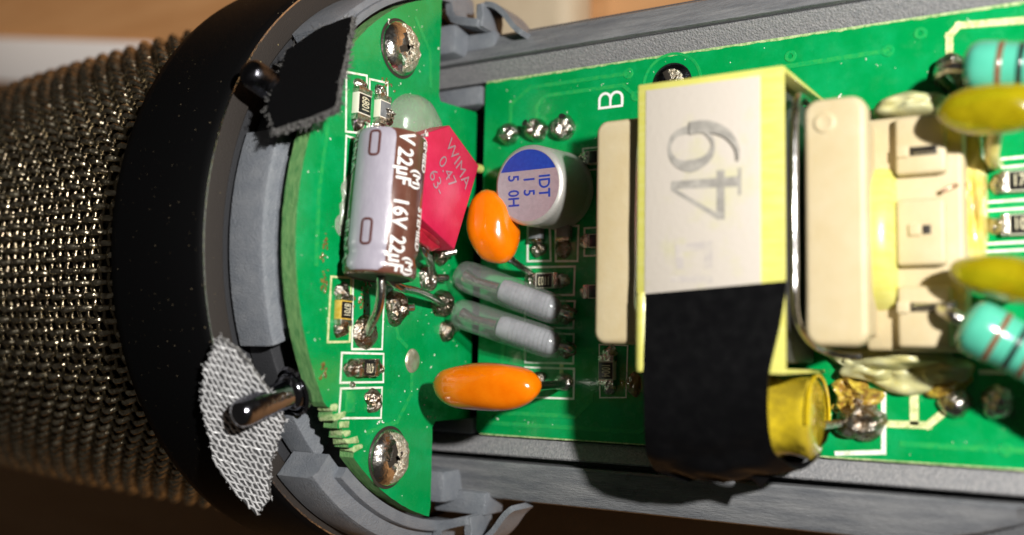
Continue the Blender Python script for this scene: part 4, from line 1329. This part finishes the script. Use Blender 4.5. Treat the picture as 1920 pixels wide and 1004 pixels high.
digit(nine, DM(4.95, 22.05), 'print_faded')
ghost = [[(-1.1, -0.9), (-0.7, -0.9), (-0.7, 1.2), (-1.0, 1.2)], [(-0.4, -0.9), (0.9, -0.9), (0.9, -0.5), (-0.4, -0.5)], [(-0.4, 0.5), (0.8, 0.6), (0.8, 1.0), (-0.4, 0.9)], [(0.5, -0.5), (0.9, -0.5), (0.8, 0.6), (0.4, 0.6)]]
digit(ghost, DM(-1.8, 21.5), 'print_ghost')

# ================================================================== glue round the transformer
def glue(label, M, rx, ry, h, seed, m, lump=0.35):
    bm = new(); blob(bm, M, rx, ry, h, seed, lump, 0.35, 48, 10)
    return tag(obj('glue_bead', bm, m, smooth=70), label, 'glue', 'hardened glue round the transformer')
bm = new()
for gx, gy, rx_, ry_, h_, sd in ((29.2, -7.7, 2.0, 1.0, 1.3, 90), (31.2, -8.2, 2.4, 1.1, 0.9, 96), (33.2, -7.7, 1.7, 1.05, 1.2, 97), (30.6, -7.2, 3.6, 0.8, 1.7, 98)):
    blob(bm, on_main(gx, gy), rx_, ry_, h_, sd, 0.35, 0.35, 40, 9)
tag(obj('glue_bead', bm, 'glue_cream', smooth=70), 'cream glue spread along the lower foot of the transformer', 'glue', 'hardened glue round the transformer')
glue('amber glue strip between the transformer pin base and chip resistors', on_main(35.0, 2.2), 0.95, 4.6, 1.9, 92, 'glue_amber', 0.25)
glue('smooth pale glue bead at the top corner of the transformer', on_main(32.0, 7.75), 2.3, 0.95, 3.0, 94, 'glue_cream', 0.15)

# ================================================================== yellow film capacitor under the tape
t = thing('yellow_film_capacitor', 'glossy yellow rolled film capacitor showing its end below the transformer', 'capacitor', (24, -10.9, ZB))
M = frame((18.8, -10.75, 3.75), Vector((0, 1, 0)), Vector((0, 0, 1)), Vector((1, 0.0, 0.03)).normalized())
bm = new(); lathe(bm, [(0, 0), (2.3, 0), (2.55, 0.3), (2.6, 1.0), (2.6, 4.6), (2.4, 5.0)], M, 48); obj('roll', bm, 'film_yellow', t, smooth=50)
bm = new(); lathe(bm, [(2.5, 4.7), (2.62, 5.3), (2.45, 5.7), (2.25, 6.2), (2.22, 6.8), (2.34, 7.4), (2.5, 7.9), (2.3, 8.1), (1.7, 8.2), (0, 8.3)], M, 48)
for v in bm.verts:
    v.co += Vector((0.1, 0.34, 0.34)) * noise.noise(v.co * 0.8)
obj('resin_end', bm, 'film_resin', t, smooth=60)
bm = new(); lathe(bm, [(2.45, 8.05), (2.60, 8.08), (2.62, 8.26), (2.54, 8.3), (2.40, 8.2)], M, 40, math.radians(-100), math.radians(95)); obj('film_rim', bm, 'film_yellow', t, smooth=40)
bm = new(); tube(bm, spline([(26.9, -11.2, 2.6), (27.6, -11.1, 1.4), (28.3, -11.0, 0.7)], 5), 0.26, 10); obj('lead', bm, 'wire', t, smooth=60)

# ================================================================== black tape
rows = [  # left and right ends of the band, from the label down to the torn end
    ((18.3, -3.69, 9.77), (26.81, -3.1, 9.77)),
    ((18.32, -5.81, 9.79), (26.4, -5.5, 9.79)),
    ((18.38, -7.98, 9.81), (25.86, -7.82, 9.79)),
    ((18.4, -9.83, 9.67), (25.64, -9.13, 9.47)),
    ((18.23, -11.4, 9.17), (25.4, -10.76, 8.67)),
    ((17.96, -12.7, 8.37), (25.28, -12.31, 7.47)),
    ((17.86, -13.65, 7.47), (25.65, -13.19, 6.47)),
    ((18.07, -14.28, 6.57), (26.32, -13.65, 5.37)),
    ((19.64, -14.84, 5.77), (27.23, -12.7, 4.37)),
]
NS = 5
prow = [[Vector(a).lerp(Vector(b), k / 14) for k in range(15)] for a, b in rows]
cols = [spline([r[k] for r in prow], NS) for k in range(15)]
bm = new()
vg = []
nr = len(cols[0])
for i in range(nr):
    line = []
    for k in range(15):
        p = cols[k][i].copy()
        f = i / (nr - 1)
        if f > 0.36:
            w = (f - 0.36) / 0.64
            p += Vector((0, -0.32, 0.32)) * (noise.noise(Vector((k * 0.35, i * 0.18, 4))) * w * 1.2)
            p += Vector((0, -0.5, 0.35)) * (math.sin(k / 14 * math.pi) * w * 0.9)
        if i == nr - 1:
            p += Vector((0, -0.45 * abs(noise.noise(Vector((k * 1.7, 2, 2)))), -0.5 * abs(noise.noise(Vector((k * 1.3, 7, 2))))))
            if k == 8:
                p += Vector((-0.2, -0.75, -0.7))
        line.append(bm.verts.new(p))
    vg.append(line)
for i in range(nr - 1):
    for k in range(14):
        bm.faces.new((vg[i][k], vg[i][k + 1], vg[i + 1][k + 1], vg[i + 1][k]))
bmesh.ops.recalc_face_normals(bm, faces=bm.faces[:])
bmesh.ops.solidify(bm, geom=bm.faces[:], thickness=0.12)
tag(obj('black_tape', bm, 'black_tape', smooth=60), 'wide black adhesive tape hanging from the transformer label over the lower rail', 'tape')
# curled lower flap of the tape
bm = new()
vg = []
for i in range(9):
    f = i / 8
    vg.append([bm.verts.new(Vector((22.8 + 4.6 * f, -14.1 + 2.3 * f * f + 0.5 * (k - 1) * (1 - 0.5 * f), 3.2 - 0.35 * k + 0.6 * f))) for k in range(4)])
for i in range(8):
    for k in range(3):
        bm.faces.new((vg[i][k], vg[i][k + 1], vg[i + 1][k + 1], vg[i + 1][k]))
bmesh.ops.solidify(bm, geom=bm.faces[:], thickness=0.1)
obj('curled_flap', bm, 'black_tape', bpy.data.objects['black_tape'], smooth=60)

# ================================================================== teal resistors and olive capacitors
def resistor(label, a, b, r):
    t = thing('axial_resistor', label, 'resistor', (a[0], a[1], ZB), 'teal banded resistors')
    M = along(a, b)
    L = (Vector(b) - Vector(a)).length
    def rr(z):
        e = min(z, L - z)
        bulge = 0.10 * math.exp(-((e - 1.2) / 0.9) ** 2)
        return r * (0.93 + bulge) * math.sqrt(max(0.0, 1 - max(0.0, (0.85 - e) / 0.85) ** 2.4))
    bm = new(); lathe(bm, [(rr(L * k / 60), L * k / 60) for k in range(61)], M, 36); obj('body', bm, 'teal_lacquer', t, smooth=60)
    for z, m in ((1.95, 'band_brown'), (2.95, 'band_black'), (3.75, 'band_brown'), (4.7, 'band_brown'), (6.6, 'band_brown')):
        bm = new(); lathe(bm, [(rr(z - 0.15), z - 0.15), (rr(z) + 0.03, z - 0.12), (rr(z) + 0.03, z + 0.12), (rr(z + 0.15), z + 0.15)], M, 36); obj('colour_band', bm, m, t, smooth=60)
    u = (Vector(b) - Vector(a)).normalized()
    bm = new(); tube(bm, spline([Vector(a) + u * 0.3, Vector(a) - u * 0.6, Vector(a) - u * 1.3 + Vector((0, 0, -1.2)), Vector(a) - u * 1.1 + Vector((0, 0, -4.2))], 5), 0.34, 10); obj('lead', bm, 'wire', t, smooth=60)
resistor('teal banded resistor at the upper right above an olive capacitor', (35.25, 8.75, 5.4), (43.6, 7.6, 5.6), 1.40)
resistor('teal banded resistor at the lower right under an olive capacitor', (34.9, -5.05, 5.4), (42.2, -9.2, 4.6), 1.50)
def drop(label, c, ex, rx, ry, rz, lead, seed):
    t = thing('dipped_capacitor', label, 'capacitor', (lead[0], lead[1], ZB), 'olive dipped capacitors')
    ex = Vector(ex).normalized()
    ey = Vector((0, 0, 1)).cross(ex).normalized()
    bm = new(); ellipsoid(bm, frame(c, ex, ey, ex.cross(ey)), rx, ry, rz, seed, 0.08, 36, 20); obj('body', bm, 'olive_epoxy', t, smooth=80)
    bm = new(); tube(bm, spline([(c[0], c[1] - ry * 0.3, c[2] - rz * 0.6), (lead[0], lead[1], 3.0), (lead[0], lead[1], 0.4)], 5), 0.4, 10); obj('lead', bm, 'glue_amber', t, smooth=60)
drop('olive yellow dipped capacitor tucked below the upper teal resistor', (36.9, 6.05, 6.2), (1, -0.03, 0.05), 2.85, 1.38, 1.35, (36.4, 4.2), 3)
drop('olive yellow dipped capacitor tucked above the lower teal resistor', (37.2, -2.95, 6.0), (1, -0.22, 0.02), 2.85, 1.20, 1.3, (37.6, -3.2), 8)
